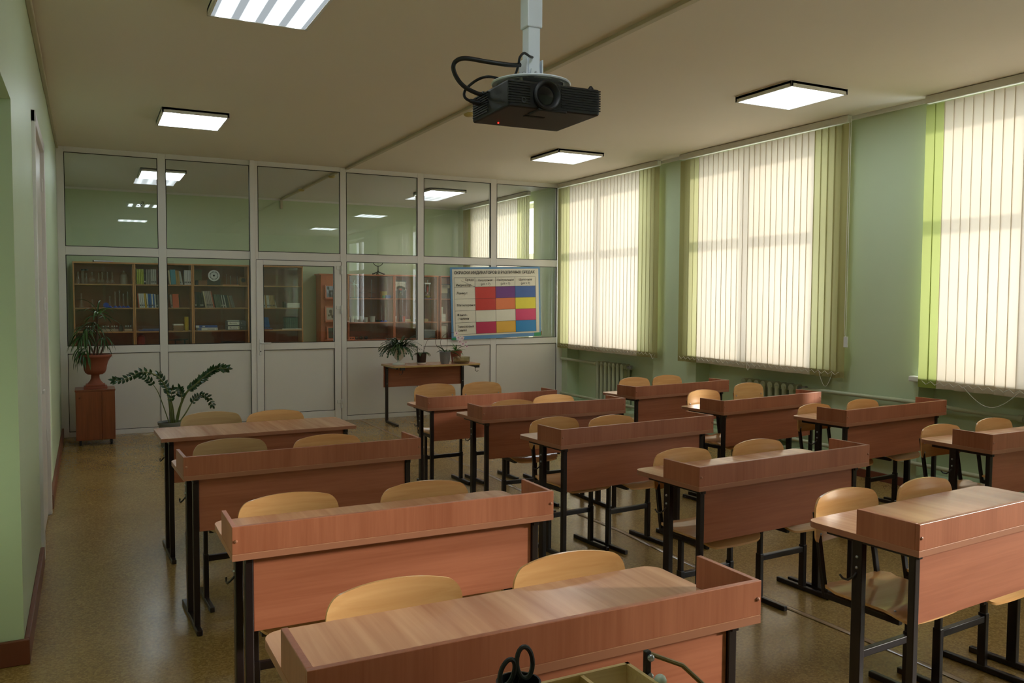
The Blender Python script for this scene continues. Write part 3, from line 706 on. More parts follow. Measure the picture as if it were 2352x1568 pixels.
def crown(cx, cy, z, n, ln, w, elev, droop, azs=(0, 2 * math.pi), nm='foliage', mat=L_palm):
    b = MB()
    for k in range(n):
        az = azs[0] + (azs[1] - azs[0]) * (k + rp.random() * .6) / n; el = elev + rp.uniform(-.35, .45)
        strap(b, (cx, cy, z + rp.uniform(-.06, .03)), (math.cos(az) * math.cos(el), math.sin(az) * math.cos(el), math.sin(el)), ln * rp.uniform(.7, 1.1), w, droop * rp.uniform(.8, 1.3), n=9)
    return b
stm = [((-.01, 0), (.035, .01, .80), 14, .26, .022, .75, 1.5), ((-.05, .02), (-.075, .0, .66), 16, .24, .020, .25, 2.2), ((.0, -.03), (-.11, -.05, .58), 20, .25, .020, -.05, 2.2), ((.05, .0), (.09, .02, .52), 12, .20, .017, .15, 2.4), ((.02, .03), (.02, .06, .68), 12, .22, .018, .5, 2.0)]
for (bx, by), (tx, ty, tz), n, ln, w, el, dr_ in stm:
    s_ = MB().tube(smooth_pts([(bx, by, .35), ((bx + tx) / 2 + .01, (by + ty) / 2, .35 + (tz - .35) * .5), (tx, ty, tz)], 4), .009, 8).build('stem', M_brown, ur)
    crown(tx, ty, tz, n, ln, w, el, dr_).build('leaves', L_palm, s_)
yl = crown(.035, .01, .81, 4, .17, .026, .7, 1.2, (-.6, 1.6)); yl.build('young_leaves', L_young, ur)
dl = crown(-.09, -.06, .42, 18, .24, .022, .2, 3.0, (1.8, 5.2)); dl.build('drooping_leaves', L_palm, ur)
# christmas cactus in a white footed vase
TZ1 = .757
def onpt(px, Y):
    q = at(px, 834, Y); return (q.x, q.y, TZ1)
vz = thing('christmas_cactus', 'bushy christmas cactus trailing over a white footed vase on the plant table', 'potted plant', onpt(916, -.64))
MB().lathe([(.078, 0), (.082, .006), (.078, .014), (.05, .022), (.022, .034), (.018, .046), (.024, .054), (.05, .08), (.075, .12), (.092, .165), (.100, .215), (.103, .222), (.096, .222), (.088, .20), (0, .195)], n=36, caps=False).build('vase', plain('white_glazed_ceramic', (218, 218, 212), .25), vz)
fb = MB(); rc = random.Random(5)
for k in range(150):
    az = rc.uniform(0, 2 * math.pi); r0 = rc.uniform(.0, .07); p = Vector((r0 * math.cos(az), r0 * math.sin(az), .21)); el = rc.uniform(.2, 1.2)
    d = Vector((math.cos(az) * math.cos(el), math.sin(az) * math.cos(el), math.sin(el))); nseg = rc.randint(5, 9); dr_ = rc.uniform(.16, .30)
    for s_ in range(nseg):
        ll = .034
        w = rc.uniform(.016, .022); sd_ = d.cross(Vector((0, 0, 1)));
        if sd_.length < .1: sd_ = Vector((1, 0, 0))
        sd_.normalize(); u_ = sd_.cross(d)
        q = [p - sd_ * w * .25, p + d * ll * .55 - sd_ * w * .6, p + d * ll - sd_ * w * .35, p + d * ll + sd_ * w * .35, p + d * ll * .55 + sd_ * w * .6, p + sd_ * w * .25]
        vs = [fb.bm.verts.new(x + u_ * (.003 if i in (1, 4) else 0)) for i, x in enumerate(q)]; c0 = fb.bm.verts.new(p + d * ll * .5 - u_ * .001)
        for i in range(6): fb.bm.faces.new((vs[i], vs[(i + 1) % 6], c0)).smooth = True
        p = p + d * ll * .95; d = (d + Vector((rc.uniform(-.1, .1), rc.uniform(-.1, .1), -dr_))).normalized()
        if p.z < .05: break
        if p.z < .2 and math.hypot(p.x, p.y) < .10: p.x *= 1.15; p.y *= 1.15
fb.build('foliage', L_cact, vz)
# small orchid in dark pot
o1 = thing('orchid', 'small orchid with a bent bare stalk in a dark pot with white saucer', 'potted plant', onpt(968, -.62))
MB().lathe([(.052, .01), (.055, .014), (.066, .125), (.070, .135), (.066, .138), (.060, .128), (0, .12)], n=28, caps=False).build('pot', plain('dark_clear_pot', (48, 38, 34), .2), o1)
MB().lathe([(.0, 0), (.056, 0), (.062, .016), (.058, .018), (.052, .006), (0, .006)], n=28, caps=False).build('saucer', M_white, o1)
b = MB(); ro = random.Random(8)
for az, ln in ((0.1, .16), (3.0, .13), (.9, .12), (2.2, .11), (4.2, .12), (5.4, .14), (1.6, .09)):
    strap(b, (0, 0, .125), (math.cos(az) * .8, math.sin(az) * .8, .75), ln, .036, 1.9)
b.build('leaves', L_palm, o1)
ob = Vector(o1.location)
MB().tube(smooth_pts([(.01, 0, .12)] + [tuple(at(x, y, -.60) - ob) for x, y in ((975, 800), (980, 785), (990, 773), (1000, 771), (1004, 775))], 4), .0022, 6).build('flower_stalk', M_brown, o1)
# orchid in grey pot
o2 = thing('orchid', 'flowering white and pink orchid with tall arching stalk in a grey pot', 'potted plant', onpt(1022, -.72))
MB().lathe([(.050, 0), (.054, .004), (.056, .02), (.062, .03), (.072, .15), (.076, .155), (.071, .158), (.064, .145), (0, .14)], n=28, caps=False).build('pot', plain('grey_clear_pot', (128, 130, 134), .3), o2)
ob2 = Vector(o2.location); b = MB()
for (ax, ay, az), ln, w, dr_ in (((-.8, -.1, .9), .15, .045, .5), ((.75, -.35, .35), .24, .055, 1.4), ((.5, .3, .6), .14, .045, 1.6), ((-.4, .4, .5), .13, .04, 1.5)):
    strap(b, (0, 0, .145), (ax, ay, az), ln, w, dr_)
b.build('leaves', L_palm, o2)
st1 = smooth_pts([(.0, 0, .14)] + [tuple(at(x, y, -.70) - ob2) for x, y in ((1012, 790), (1014, 778), (1022, 768), (1034, 764), (1044, 764), (1052, 772), (1060, 784), (1066, 795))], 4)
st2 = smooth_pts([(-.02, 0, .14)] + [tuple(at(x, y, -.72) - ob2) for x, y in ((1006, 798), (1000, 786), (1003, 777), (1008, 772))], 4)
MB().tube(st1, .0025, 6).tube(st2, .0025, 6).build('flower_stalk', M_brown, o2)
MB().tube([(.02, 0, .14), tuple(at(1031, 740, -.70) - ob2)], .002, 6).build('support_stick', M_brown, o2)
pet = plain('orchid_petal', (232, 218, 222), .5); lipm = plain('orchid_lip', (176, 96, 150), .5)
for (x, y) in ((1048, 765), (1052, 775), (1056, 784), (1061, 776), (1063, 789), (1070, 785), (1072, 795)):
    q = at(x, y, -.72) - ob2; b = MB(); s = .036 if x < 1066 else .022
    for a in (90, 162, 234, 306, 18):
        dd = Vector((math.cos(math.radians(a)), -.25, math.sin(math.radians(a)))); oval(b, q, dd, (0, -1, 0), s, s * .8, .05)
    fl = b.build('flower', pet, o2); MB().sphere(q + Vector((0, -.006, -.003)), .007, 8, (1, .7, 1.2)).build('lip', lipm, fl)
# small plant in terracotta pot, glass bowl
o3 = thing('potted_plant', 'fresh green plant in a small terracotta pot behind the glass bowl', 'potted plant', onpt(1047, -.52))
MB().lathe([(.052, 0), (.055, .005), (.070, .12), (.082, .122), (.082, .150), (.074, .150), (.070, .14), (0, .14)], n=28, caps=False).build('pot', M_terra, o3)
b = MB(); r3 = random.Random(4)
for k in range(34):
    az = r3.uniform(0, 6.28); el = r3.uniform(.1, 1.3)
    strap(b, (0, 0, .14), (math.cos(az) * math.cos(el), math.sin(az) * math.cos(el), math.sin(el)), r3.uniform(.08, .16), .018, 1.2, n=5)
b.build('leaves', L_fresh, o3)
gb = thing('glass_bowl', 'shallow tinted glass bowl at the right end of the plant table', 'bowl', onpt(1060, -.74))
MB().lathe([(.0, 0), (.085, 0), (.104, .012), (.110, .03), (.112, .085), (.109, .085), (.106, .03), (.098, .014), (.0, .006)], n=36, caps=False).build('bowl_wall', M_bowl, gb)
MB().lathe([(.0, .0075), (.096, .0145), (.100, .03), (.0, .032)], n=30, caps=False).build('bowl_contents', plain('sand', (150, 128, 92), .8), gb)

# ------------------------------------------------------------------ poster
M_ink = plain('black_ink', (28, 30, 36), .6)
pw, ph = 1.405, 1.0
po = thing('poster', 'indicator colour chart with blue border and Russian text, hung on the partition', 'poster', (4.752, -.062, 1.022), 0)
po.rotation_euler = (0, -.029, 0)
def sheet(x0, x1, z0, z1, y, mat, name, lab=None):
    b = MB()
    b.grid(lambda u, v: Vector((x0 + (x1 - x0) * u, y - .004 * math.sin((x0 + (x1 - x0) * u) * 11 + 1) * 1.0, z0 + (z1 - z0) * v)), max(1, int((x1 - x0) * 24)), 1, smooth=True)
    o = b.build(name, mat, po); 
    if lab: o['label'] = lab
    return o
pm = lambda n, c: plain('print_' + n, c, .35)
sheet(0, pw, 0, ph, 0, pm('blue', (96, 146, 196)), 'border', 'blue border')
bk = MB().box(0, pw, .0055, .008, 0, ph); bk.build('backing', pm('blue', (96, 146, 196)), po)
sheet(.028, pw - .026, .05, ph - .028, -.0012, pm('cream', (224, 220, 206)), 'sheet')
sheet(0, .062, 0, .032, -.0018, pm('green', (40, 148, 104)), 'corner_label', 'green corner label'); sheet(pw - .115, pw, 0.0, .052, -.0018, pm('green', (40, 148, 104)), 'corner_label', 'green corner label')
cx = [.055, .372, .684, .996, 1.325]; rzv = [.858, .726, .563, .400, .236, .073]
cells = [(1, 1, 'red', (200, 52, 50)), (1, 2, 'violet', (104, 42, 130)), (1, 3, 'mid_blue', (58, 98, 170)), (2, 1, 'red', (200, 52, 50)), (2, 2, 'orange', (226, 122, 72)), (2, 3, 'yellow', (228, 214, 62)),
         (3, 3, 'pink', (212, 56, 112)), (4, 1, 'crimson', (190, 38, 86)), (4, 2, 'amber', (224, 174, 62)), (4, 3, 'sky_blue', (22, 132, 200))]
for r_, c_, nm, col_ in cells: sheet(cx[c_], cx[c_ + 1], rzv[r_ + 1], rzv[r_], -.0022, pm(nm, col_), 'colour_cell', nm.replace('_', ' ') + ' cell')
gl_ = MB(); yy = lambda x: -.004 * math.sin(x * 11 + 1) - .0036
for z in rzv:
    for k in range(32):
        x = cx[0] + (cx[4] - cx[0]) * k / 32; x2 = cx[0] + (cx[4] - cx[0]) * (k + 1) / 32; gl_.box(x, x2, yy((x + x2) / 2), yy((x + x2) / 2) + .0008, z - .0016, z + .0016)
for x in cx: gl_.box(x - .0016, x + .0016, yy(x), yy(x) + .0008, rzv[5], rzv[0])
gl_.bar((cx[0], yy(.2), rzv[0]), (cx[1], yy(.3), rzv[1]), .003, .001, up=(0, 1, 0), bev=0)
gl_.build('table_lines', M_ink, po)
def ptx(s, size, x, z, al='LEFT', bold=.0, xs=1.0): text(s, size, (x, -.0085, z), M_ink, po, 'lettering', 90, 0, 0, al, bold, xs)
ptx('ОКРАСКА ИНДИКАТОРОВ В РАЗЛИЧНЫХ СРЕДАХ', .056, .685, .905, 'CENTER', .0007, .90)
ptx('Среда', .044, .350, .812, 'RIGHT'); ptx('Индикатор', .044, .078, .738)
for i, (a_, b_) in enumerate((('Кислотная', '(pH < 7)'), ('Нейтральная', '(pH = 7)'), ('Щелочная', '(pH > 7)'))):
    xc = (cx[i + 1] + cx[i + 2]) / 2; ptx(a_, .043, xc, .803, 'CENTER'); ptx(b_, .043, xc, .750, 'CENTER')
ptx('Лакмус', .045, .085, .628); ptx('Метилоранж', .045, .085, .462); ptx('Фенол-', .045, .085, .328); ptx('фталеин', .045, .085, .276); ptx('Тимоловый', .045, .085, .165); ptx('синий', .045, .095, .115)

tp = thing('tape_strip', 'short strip of brown tape on the glass right of the poster', 'tape', (6.175, -.0045, 1.075)); MB().box(0, .026, -.0012, 0, 0, .055).build('tape', plain('brown_tape', (150, 118, 66), .5), tp)
# ------------------------------------------------------------------ projector
pj_ = thing('projector', 'black projector hanging from the ceiling with its lens facing the camera', 'projector', (1.715, -8.02, 2.245), -.03)
b = MB(); b.box(-.170, .185, -.15, .165, 0, .092, .008, seg=3); b.build('body', M_blk, pj_)
for q in ((-.171, -.09, -.1535, -.149), (.03, .186, -.1535, -.149), (.184, .1885, -.14, .14), (-.1735, -.169, .02, .155)):
    rb = MB()
    for k in range(9):
        z = .014 + k * .0085
        rb.box(*q, z, z + .004)
    rb.build('grille', M_blk, pj_)
ln = MB(); lx, lz = -.03, .048
ln.lathe([(.048, 0), (.050, .006), (.050, .016), (.046, .019), (.041, .017), (.034, .004), (.0, .002)], (lx, -.148, lz), 36, RX90, caps=False)
lo = ln.build('lens_ring', M_blk, pj_)
MB().lathe([(.0, .009), (.018, .008), (.031, .004), (.0, .003)], (lx, -.150, lz), 28, RX90, caps=False).build('lens', M_blkg, lo)
MB().lathe([(.007, 0), (.009, .002), (.009, .004), (.006, .004)], (lx - .085, -.151, .025), 20, RX90, caps=False).build('infrared_window', plain('dark_grey', (60, 62, 66), .4), pj_)
MB().box(-.06, .05, -.158, -.07, -.006, .004, .004).build('lens_lip', M_blk, pj_)
MB().box(-.06, .02, -.05, -.035, -.0035, .001, .001).build('label_plate', plain('matt_black', (8, 8, 9), .7), pj_)
MB().sphere((-.09, .11, -.001), .0032, 8).build('status_light', emit('red_led', (255, 40, 30), 3.0), pj_)
MB().lathe([(.010, 0), (.010, .008), (.004, .016), (0, .016)], (.165, -.12, .092), 12, caps=False).build('focus_foot', M_blk, pj_)
M_pole = plain('pale_grey_paint', (214, 220, 228), .3)
mt_ = thing('projector_mount', 'pale grey square ceiling pole with bracket carrying the projector', 'mount', (1.703, -8.02, 2.25))
MB().box(-.024, .024, -.024, .024, .145, .56, .004).build('lower_tube', M_pole, mt_)
MB().box(-.030, .030, -.030, .030, .31, H - 2.25 - .01, .005).build('outer_sleeve', M_pole, mt_)
MB().lathe([(0, .112), (.140, .112), (.143, .116), (.140, .120), (0, .120)], n=48, caps=False).build('mount_plate', M_pole, mt_)
sl = MB()
for a in (-60, -110, -150, 20, 140):
    for k in range(5):
        an = math.radians(a + k * 6); sl.box(-.006, .006, -.0035, .0035, .1105, .1125, 0, Matrix.Translation((.12 * math.cos(an), .12 * math.sin(an), 0)) @ Matrix.Rotation(an + math.pi / 2, 4, 'Z'))
sl.build('slot', M_white, mt_)
for a_ in (-.09, .08):
    for b_ in (-.09, .08): MB().box(a_, a_ + .01, b_, b_ + .01, .09, .113).build('spacer', M_steel, mt_)
br = MB(); br.box(-.034, -.029, -.03, .03, .102, .20, .002).box(.029, .034, -.03, .03, .102, .20, .002).box(-.034, .034, .024, .03, .102, .165, .002)
br.poly([(-.026, 0), (.026, 0), (.016, .062), (-.016, .062)], .004, Matrix.Translation((0, -.030, .102)) @ RX90); br.build('bracket', M_pole, mt_)
sc = MB()
for z in (.125, .15): sc.sphere((0, -.036, z), .005, 8); sc.sphere((-.036, -.012, z), .005, 8)
sc.build('screw', M_steel, mt_)
MB().lathe([(.006, 0), (.006, .018), (.004, .022), (0, .022)], (-.03, 0, .42), 10, Matrix.Rotation(math.radians(-90), 4, 'Y'), caps=False).build('clamp_screw', M_steel, mt_)
MB().box(-.06, .06, -.06, .06, H - 2.25 - .012, H - 2.25, .002).build('ceiling_plate', M_pole, mt_)
cb = thing('projector_cable', 'thick black cable looping from the ceiling pole to the projector back', 'cable')
P = [at(x, y, Y) for x, y, Y in ((1232, 134, -8.0), (1218, 130, -8.06), (1204, 122, -8.08), (1194, 132, -8.08), (1191, 148, -8.05), (1186, 165, -8.02), (1183, 172, -7.98))]
MB().tube(smooth_pts(P, 5), .0045, 8).build('thin_cable', M_blk, cb)
P = [at(x, y, Y) for x, y, Y in ((1195, 149, -8.05), (1170, 149, -8.05), (1120, 142, -8.02), (1070, 134, -7.98), (1048, 140, -7.95), (1041, 156, -7.94), (1050, 180, -7.93), (1068, 200, -7.93), (1095, 214, -7.93), (1112, 218, -7.93))]
MB().tube(smooth_pts(P, 5), .008, 10).build('thick_cable', M_blk, cb)
MB().tube([P[-1] - Vector((.01, 0, 0)), P[-1] + Vector((.035, 0, -.008))], .013, 12).build('cable_plug', M_blk, cb)
cb2 = thing('projector_cable', 'thinner black power cable curving below the thick one into the projector', 'cable')
P = [at(x, y, Y) for x, y, Y in ((1155, 183, -7.95), (1122, 176, -7.95), (1095, 184, -7.93), (1070, 205, -7.92), (1067, 222, -7.92), (1080, 232, -7.92), (1097, 236, -7.92))]
MB().tube(smooth_pts(P, 5), .005, 8).build('cord', M_blk, cb2)
MB().tube([P[-1] - Vector((.03, 0, -.004)), P[-1] + Vector((.02, 0, -.002))], .010, 12, radii=[.007, .012]).build('cable_plug', M_blk, cb2)

# ------------------------------------------------------------------ teacher's demonstration table at the bottom edge
tt = thing('demonstration_table', 'teacher demonstration table in front of the nearest desk, just below the frame', 'table', (0.55, -10.12, 0))
MB().box(0, .70, 0, .70, .776, .80, .003).build('tabletop', M_top, tt)
MB().box(.02, .68, .66, .68, .25, .776).box(.02, .04, .03, .66, .25, .776).box(.66, .68, .03, .66, .25, .776).build('apron', M_panel, tt)
for x in (.02, .65):
    for y in (.02, .65): MB().box(x, x + .03, y, y + .03, 0, .776, .003).build('leg', M_tube, tt)
sx = thing('pen_cup', 'dark cup at the bottom edge holding the black scissors', 'cup', (.868, -9.55, .80))
MB().lathe([(.0, 0), (.034, 0), (.036, .01), (.036, .195), (.033, .195), (.033, .01), (0, .008)], n=28, caps=False).build('cup_wall', M_blk, sx)
sz = thing('scissors', 'black-handled scissors standing handles up in the dark cup', 'scissors', (.866, -9.55, .81))
def ring(cx_, cz_, a, b_, tilt, r): return [(cx_ + a * math.cos(t) * math.cos(tilt) - b_ * math.sin(t) * math.sin(tilt), .0, cz_ + a * math.cos(t) * math.sin(tilt) + b_ * math.sin(t) * math.cos(tilt)) for t in [2 * math.pi * k / 24 for k in range(24)]]
MB().tube(ring(-.018, .203, .012, .021, -.35, 0), .004, 8, closed=True).tube([(-.012, 0, .185), (-.004, 0, .165), (.0, 0, .13)], .004, 8).build('handle', M_blk, sz)
MB().tube(ring(.013, .213, .014, .026, .12, 0), .004, 8, closed=True).tube([(.008, 0, .19), (.003, .003, .165), (.001, .003, .13)], .004, 8).build('handle', M_blk, sz)
MB().box(-.007, .0, -.001, .0005, .01, .14).box(.0, .007, .001, .0025, .01, .14).build('blade', M_steel, sz)
M_pine = wood('pale_pine', (176, 146, 92), (206, 178, 120), 'x', rough=.5)
bx = thing('wooden_tray', 'pale wooden two-compartment tray at the bottom edge beside the scissors cup', 'tray', (.985, -9.60, .80))
b = MB(); b.box(0, .205, 0, .21, 0, .012); b.box(0, .008, 0, .21, 0, .10); b.box(.197, .205, 0, .21, 0, .10); b.box(0, .205, .202, .21, 0, .10); b.box(0, .205, 0, .008, 0, .10); b.box(.092, .100, 0, .21, 0, .098)
b.build('box', M_pine, bx)
MB().box(.102, .195, .01, .2, .055, .058).build('paper_lining', M_paper, bx)
MB().sphere((.215, .12, .098), .012, 14).build('knob', plain('pale_green_plastic', (176, 186, 170), .4), bx)
ls = thing('lab_stand', 'small dark metal stand with a thin rod beside the wooden tray', 'lab stand', (1.215, -9.44, .80))
MB().box(-.04, .02, -.04, .03, 0, .008).box(-.022, -.010, -.006, .006, .008, .14, .002).build('stand_post', M_tube, ls)
MB().tube([(-.016, 0, .135), (.06, -.01, .10), (.13, -.03, .03)], .0045, 8).build('rod', plain('brass_tube', (110, 92, 44), .4), ls)
MB().sphere((-.016, -.012, .13), .007, 8).sphere((-.016, -.012, .095), .006, 8).build('thumb_screw', M_steel, ls)

# ------------------------------------------------------------------ prep room furniture
BY0, BY1 = 3.50, 3.84
shz = (1.06, 1.425, 1.79)
def bookcase(x0, x1, label, zt=2.10, zs=shz, m1=M_cab, mx=M_cabx, back=M_cabin, glassd=True, th=.018, name='bookcase', grp='tall bookcases along the prep room back wall', low=.84):
    t = thing(name, label, 'bookcase', (x0, BY0, 0), 0, grp); w = x1 - x0
    for x in (0, w - th): MB().box(x, x + th, .0, BY1 - BY0, 0, zt - .001, .001).build('side_panel', m1, t)
    MB().box(-.002, w + .002, -.012, BY1 - BY0, zt, zt + .022, .001).build('top_panel', mx, t)
    MB().box(th, w - th, BY1 - BY0 - .012, BY1 - BY0 - .002, .02, zt - .002).build('back_panel', back, t)
    for z in zs: MB().box(th, w - th, .012, BY1 - BY0 - .014, z - th, z, .001).build('shelf', mx, t)
    MB().box(th, w - th, .012, BY1 - BY0 - .014, low - th, low).build('shelf', mx, t)
    for a, b_ in ((th + .002, w / 2 - .002), (w / 2 + .002, w - th - .002)):
        d = MB().box(a, b_, .0, .016, .06, low - th - .004, .001).build('door', m1, t)
        MB().sphere(((a + b_) / 2 + (.12 if a < w / 2 - .1 else -.12), -.008, low - .12), .010, 10).build('knob', M_steel, d)
    MB().box(th, w - th, .02, .04, 0, .06).build('plinth', m1, t)
    if glassd:
        MB().box(th, w / 2 + .02, .004, .007, low, zt - .004).build('sliding_glass', M_cglass, t); MB().box(w / 2 - .02, w - th, .009, .012, low, zt - .004).build('sliding_glass', M_cglass, t)
    return t
bookcase(.10, .937, 'bookcase with laboratory glassware, at the left end of the prep room')
bookcase(.942, 1.789, 'bookcase with colourful paperbacks, second from the left in the prep room')
bookcase(1.794, 2.655, 'bookcase with binders and a white toothed disc in the prep room')
bookcase(2.68, 3.535, 'bookcase seen through the glass of the partition door')
Z2 = (1.17, 1.59)
def cab2(x0, x1, label): return bookcase(x0, x1, label, zt=1.985, zs=Z2, m1=M_cab2, mx=M_cab2x, back=M_cabin, name='display_cabinet', grp='reddish display cabinets in the prep room', low=.865, glassd=True)
cab2(4.312, 5.148, 'reddish display cabinet with white plastic beakers'); cab2(5.153, 5.985, 'reddish display cabinet with a large round-scale meter'); cab2(6.03, 6.49, 'narrow reddish display cabinet half hidden behind the poster')
# end unit with open niches
eu = thing('corner_cabinet', 'reddish cabinet end with framed pictures, seen through the partition door', 'cabinet', (3.84, BY0, 0))
MB().box(0, .46, 0, .34, 0, 1.985, .001).build('carcass', M_cab2, eu)
MB().box(-.03, .465, -.02, .34, 1.985, 2.005, .001).build('top_panel', M_cab2x, eu)
for z in (1.20, 1.58): MB().box(.05, .44, -.11, 0, z - .016, z, .001).build('shelf', M_cab2x, eu)
MB().box(.05, .44, -.11, 0, .866, .882, .001).build('shelf', M_cab2x, eu)
def picture(x, z, w, h, label, art, artm2=None):
    t = thing('framed_picture', label, 'picture', (x, BY0 - .06, z), 0, 'framed pictures on the corner cabinet shelves'); t.rotation_euler = (-.12, 0, 0)
    MB().box(0, w, 0, .012, 0, .022, .001).box(0, w, 0, .012, h - .022, h, .001).box(0, .022, 0, .012, .022, h - .022).box(w - .022, w, 0, .012, .022, h - .022).build('frame', M_cab2, t)
    MB().box(.02, w - .02, .004, .010, .02, h - .02).build('print', art, t)
    if artm2:
        b = MB(); rr = random.Random(int(x * 100 + z * 10))
        for k in range(7): b.sphere((.05 + rr.random() * (w - .1), .004, .05 + rr.random() * (h - .1)), .02, 8, (rr.uniform(.6, 1.5), .05, rr.uniform(.5, 1.6)))
        b.build('motif', artm2, t)
picture(3.90, 1.582, .20, .235, 'framed grey picture on the top shelf of the corner cabinet', plain('grey_print', (98, 96, 96), .12), plain('dark_print', (60, 52, 50), .3))
picture(3.90, 1.202, .195, .25, 'framed cream picture with brown figures on the middle shelf', plain('cream_print', (168, 160, 140), .5), plain('brown_print', (96, 84, 66), .5))
picture(3.93, .884, .24, .22, 'framed dark picture with a red patch on the low shelf', plain('olive_print', (56, 58, 44), .4), plain('red_print', (120, 30, 34), .5))

# ---- books
BC = {'lime': (164, 176, 60), 'olive': (124, 128, 60), 'grey': (130, 126, 120), 'pale grey': (172, 168, 160), 'white': (212, 212, 208), 'maroon': (98, 36, 44), 'cream': (200, 186, 152), 'teal': (60, 130, 150), 'mustard': (170, 130, 60), 'blue': (44, 96, 170), 'yellow': (206, 170, 40), 'black': (34, 34, 38),
      'dark green': (34, 50, 44), 'orange': (190, 84, 50), 'grey-green': (92, 104, 88), 'brown': (96, 66, 48), 'tan': (176, 150, 104), 'pink-grey': (176, 160, 150), 'sea-green': (60, 92, 80)}
ORD = ['first', 'second', 'third', 'fourth', 'fifth', 'sixth', 'seventh', 'eighth', 'ninth', 'tenth', 'eleventh', 'twelfth', 'thirteenth', 'fourteenth', 'fifteenth', 'sixteenth', 'seventeenth', 'eighteenth', 'nineteenth', 'twentieth', 'twenty-first', 'twenty-second', 'twenty-third', 'twenty-fourth', 'twenty-fifth', 'twenty-sixth']
def shelf_books(x, z, seq, where, group):
    """seq: (colour, thickness, height, lean) left to right"""
    prevlean = 0
    for i, (c, th, h, lean) in enumerate(seq):
        t = thing('book', '%s book, %s %s' % (c, ORD[i], where), 'book', (x, BY0 + .055, z + .001), 0, group)
        t.rotation_euler = (0, -lean, 0)   # positive lean tips the top to the left
        if lean > 0: t.location = (x, BY0 + .055, z + .001 )
        d = .17
        cm = plain('cover_' + c, BC[c], .45, var=.12, scale=30)
        MB().box(0, th, 0, .002, 0, h).box(0, .0018, 0, d, 0, h).box(th - .0018, th, 0, d, 0, h).build('cover', cm, t)
        MB().box(.0018, th - .0018, .002, d - .003, .003, h - .003).build('pages', M_paper, t)
        if c in ('white', 'blue', 'pale grey', 'black', 'pink-grey', 'tan') and th > .018:
            MB().box(th * .2, th * .8, -.0005, .0, h * .12, h * .22).build('spine_mark', plain('mark_' + ('dark' if c != 'black' else 'light'), (60, 60, 70) if c != 'black' else (200, 200, 190), .5), t)
        x += th / math.cos(lean) + .002
    return x
def B(c, n, th, h, lean=0): return [(c, th, h, lean) for _ in range(n)]
g1 = 'paperbacks in the prep room bookcases'
shelf_books(.965, 1.79, B('olive', 1, .018, .245) + B('lime', 4, .022, .235) + B('black', 1, .03, .24) + B('grey', 3, .022, .232) + B('pale grey', 3, .024, .235) + B('maroon', 2, .02, .228) + B('grey', 2, .022, .225) + B('pale grey', 1, .022, .22), 'of the lime and grey row beside the glassware', g1)  # black volume is added where the row has only a shaded dark gap
shelf_books(1.452, 1.79, B('cream', 1, .022, .225, .10) + B('teal', 1, .075, .235, .06) + B('mustard', 2, .026, .222, .08) + B('pale grey', 1, .022, .215, .10) + B('white', 1, .016, .21, .16), 'of the leaning run right of the partition post', g1)
shelf_books(1.672, 1.79, B('white', 4, .023, .232), 'of the white set at the right end of the top shelf', g1)
shelf_books(1.0, 1.425, B('orange', 1, .014, .225, .08) + B('white', 3, .024, .222, .08) + B('yellow', 1, .026, .225, .08) + B('white', 1, .020, .222, .06) + B('blue', 2, .022, .218, .05) + B('white', 1, .020, .215, .05) + B('blue', 1, .02, .215, .05) + B('white', 1, .018, .212, .05) + B('black', 1, .02, .212, .05) + B('grey', 3, .022, .205, .16), 'of the mixed row under the lime books', g1)
shelf_books(1.475, 1.425, B('pink-grey', 1, .02, .21, .08) + B('orange', 1, .095, .215, .04) + B('dark green', 1, .014, .20, .08), 'of the trio with a broad orange spine', g1)
shelf_books(1.83, 1.425, B('black', 1, .022, .255, .03) + B('dark green', 2, .025, .25, .04) + B('black', 2, .025, .245, .08), 'of the dark volumes at the left of the middle shelf', g1)
shelf_books(1.985, 1.425, B('cream', 1, .022, .265, .16) + B('pink-grey', 4, .023, .27, .16) + B('orange', 1, .018, .265, .20), 'of the tall pale set leaning left', g1)
shelf_books(2.145, 1.425, B('grey-green', 4, .020, .215, .16) + B('black', 1, .022, .215, .18) + B('white', 1, .012, .21, .18) + B('black', 1, .022, .212, .2) + B('white', 1, .012, .208, .2) + B('dark green', 2, .022, .205, .2) + B('tan', 1, .012, .20, .2) + B('brown', 1, .022, .20, .22) + B('grey', 2, .020, .2, .25), 'of the low row right of the tall pale set', g1)
shelf_books(2.885, 1.425, B('tan', 1, .022, .205, .08) + B('white', 1, .02, .205, .08) + B('mustard', 1, .022, .205, .08) + B('white', 2, .02, .205, .09) + B('tan', 4, .022, .205, .08) + B('white', 1, .014, .205, .2), 'of the tan row behind the partition door', g1)
shelf_books(2.885, 1.06, B('blue', 5, .022, .205, .16), 'of the blue row behind the partition door', g1)
shelf_books(3.255, 1.06, B('sea-green', 6, .032, .205), 'of the dull green row behind the partition door', g1)
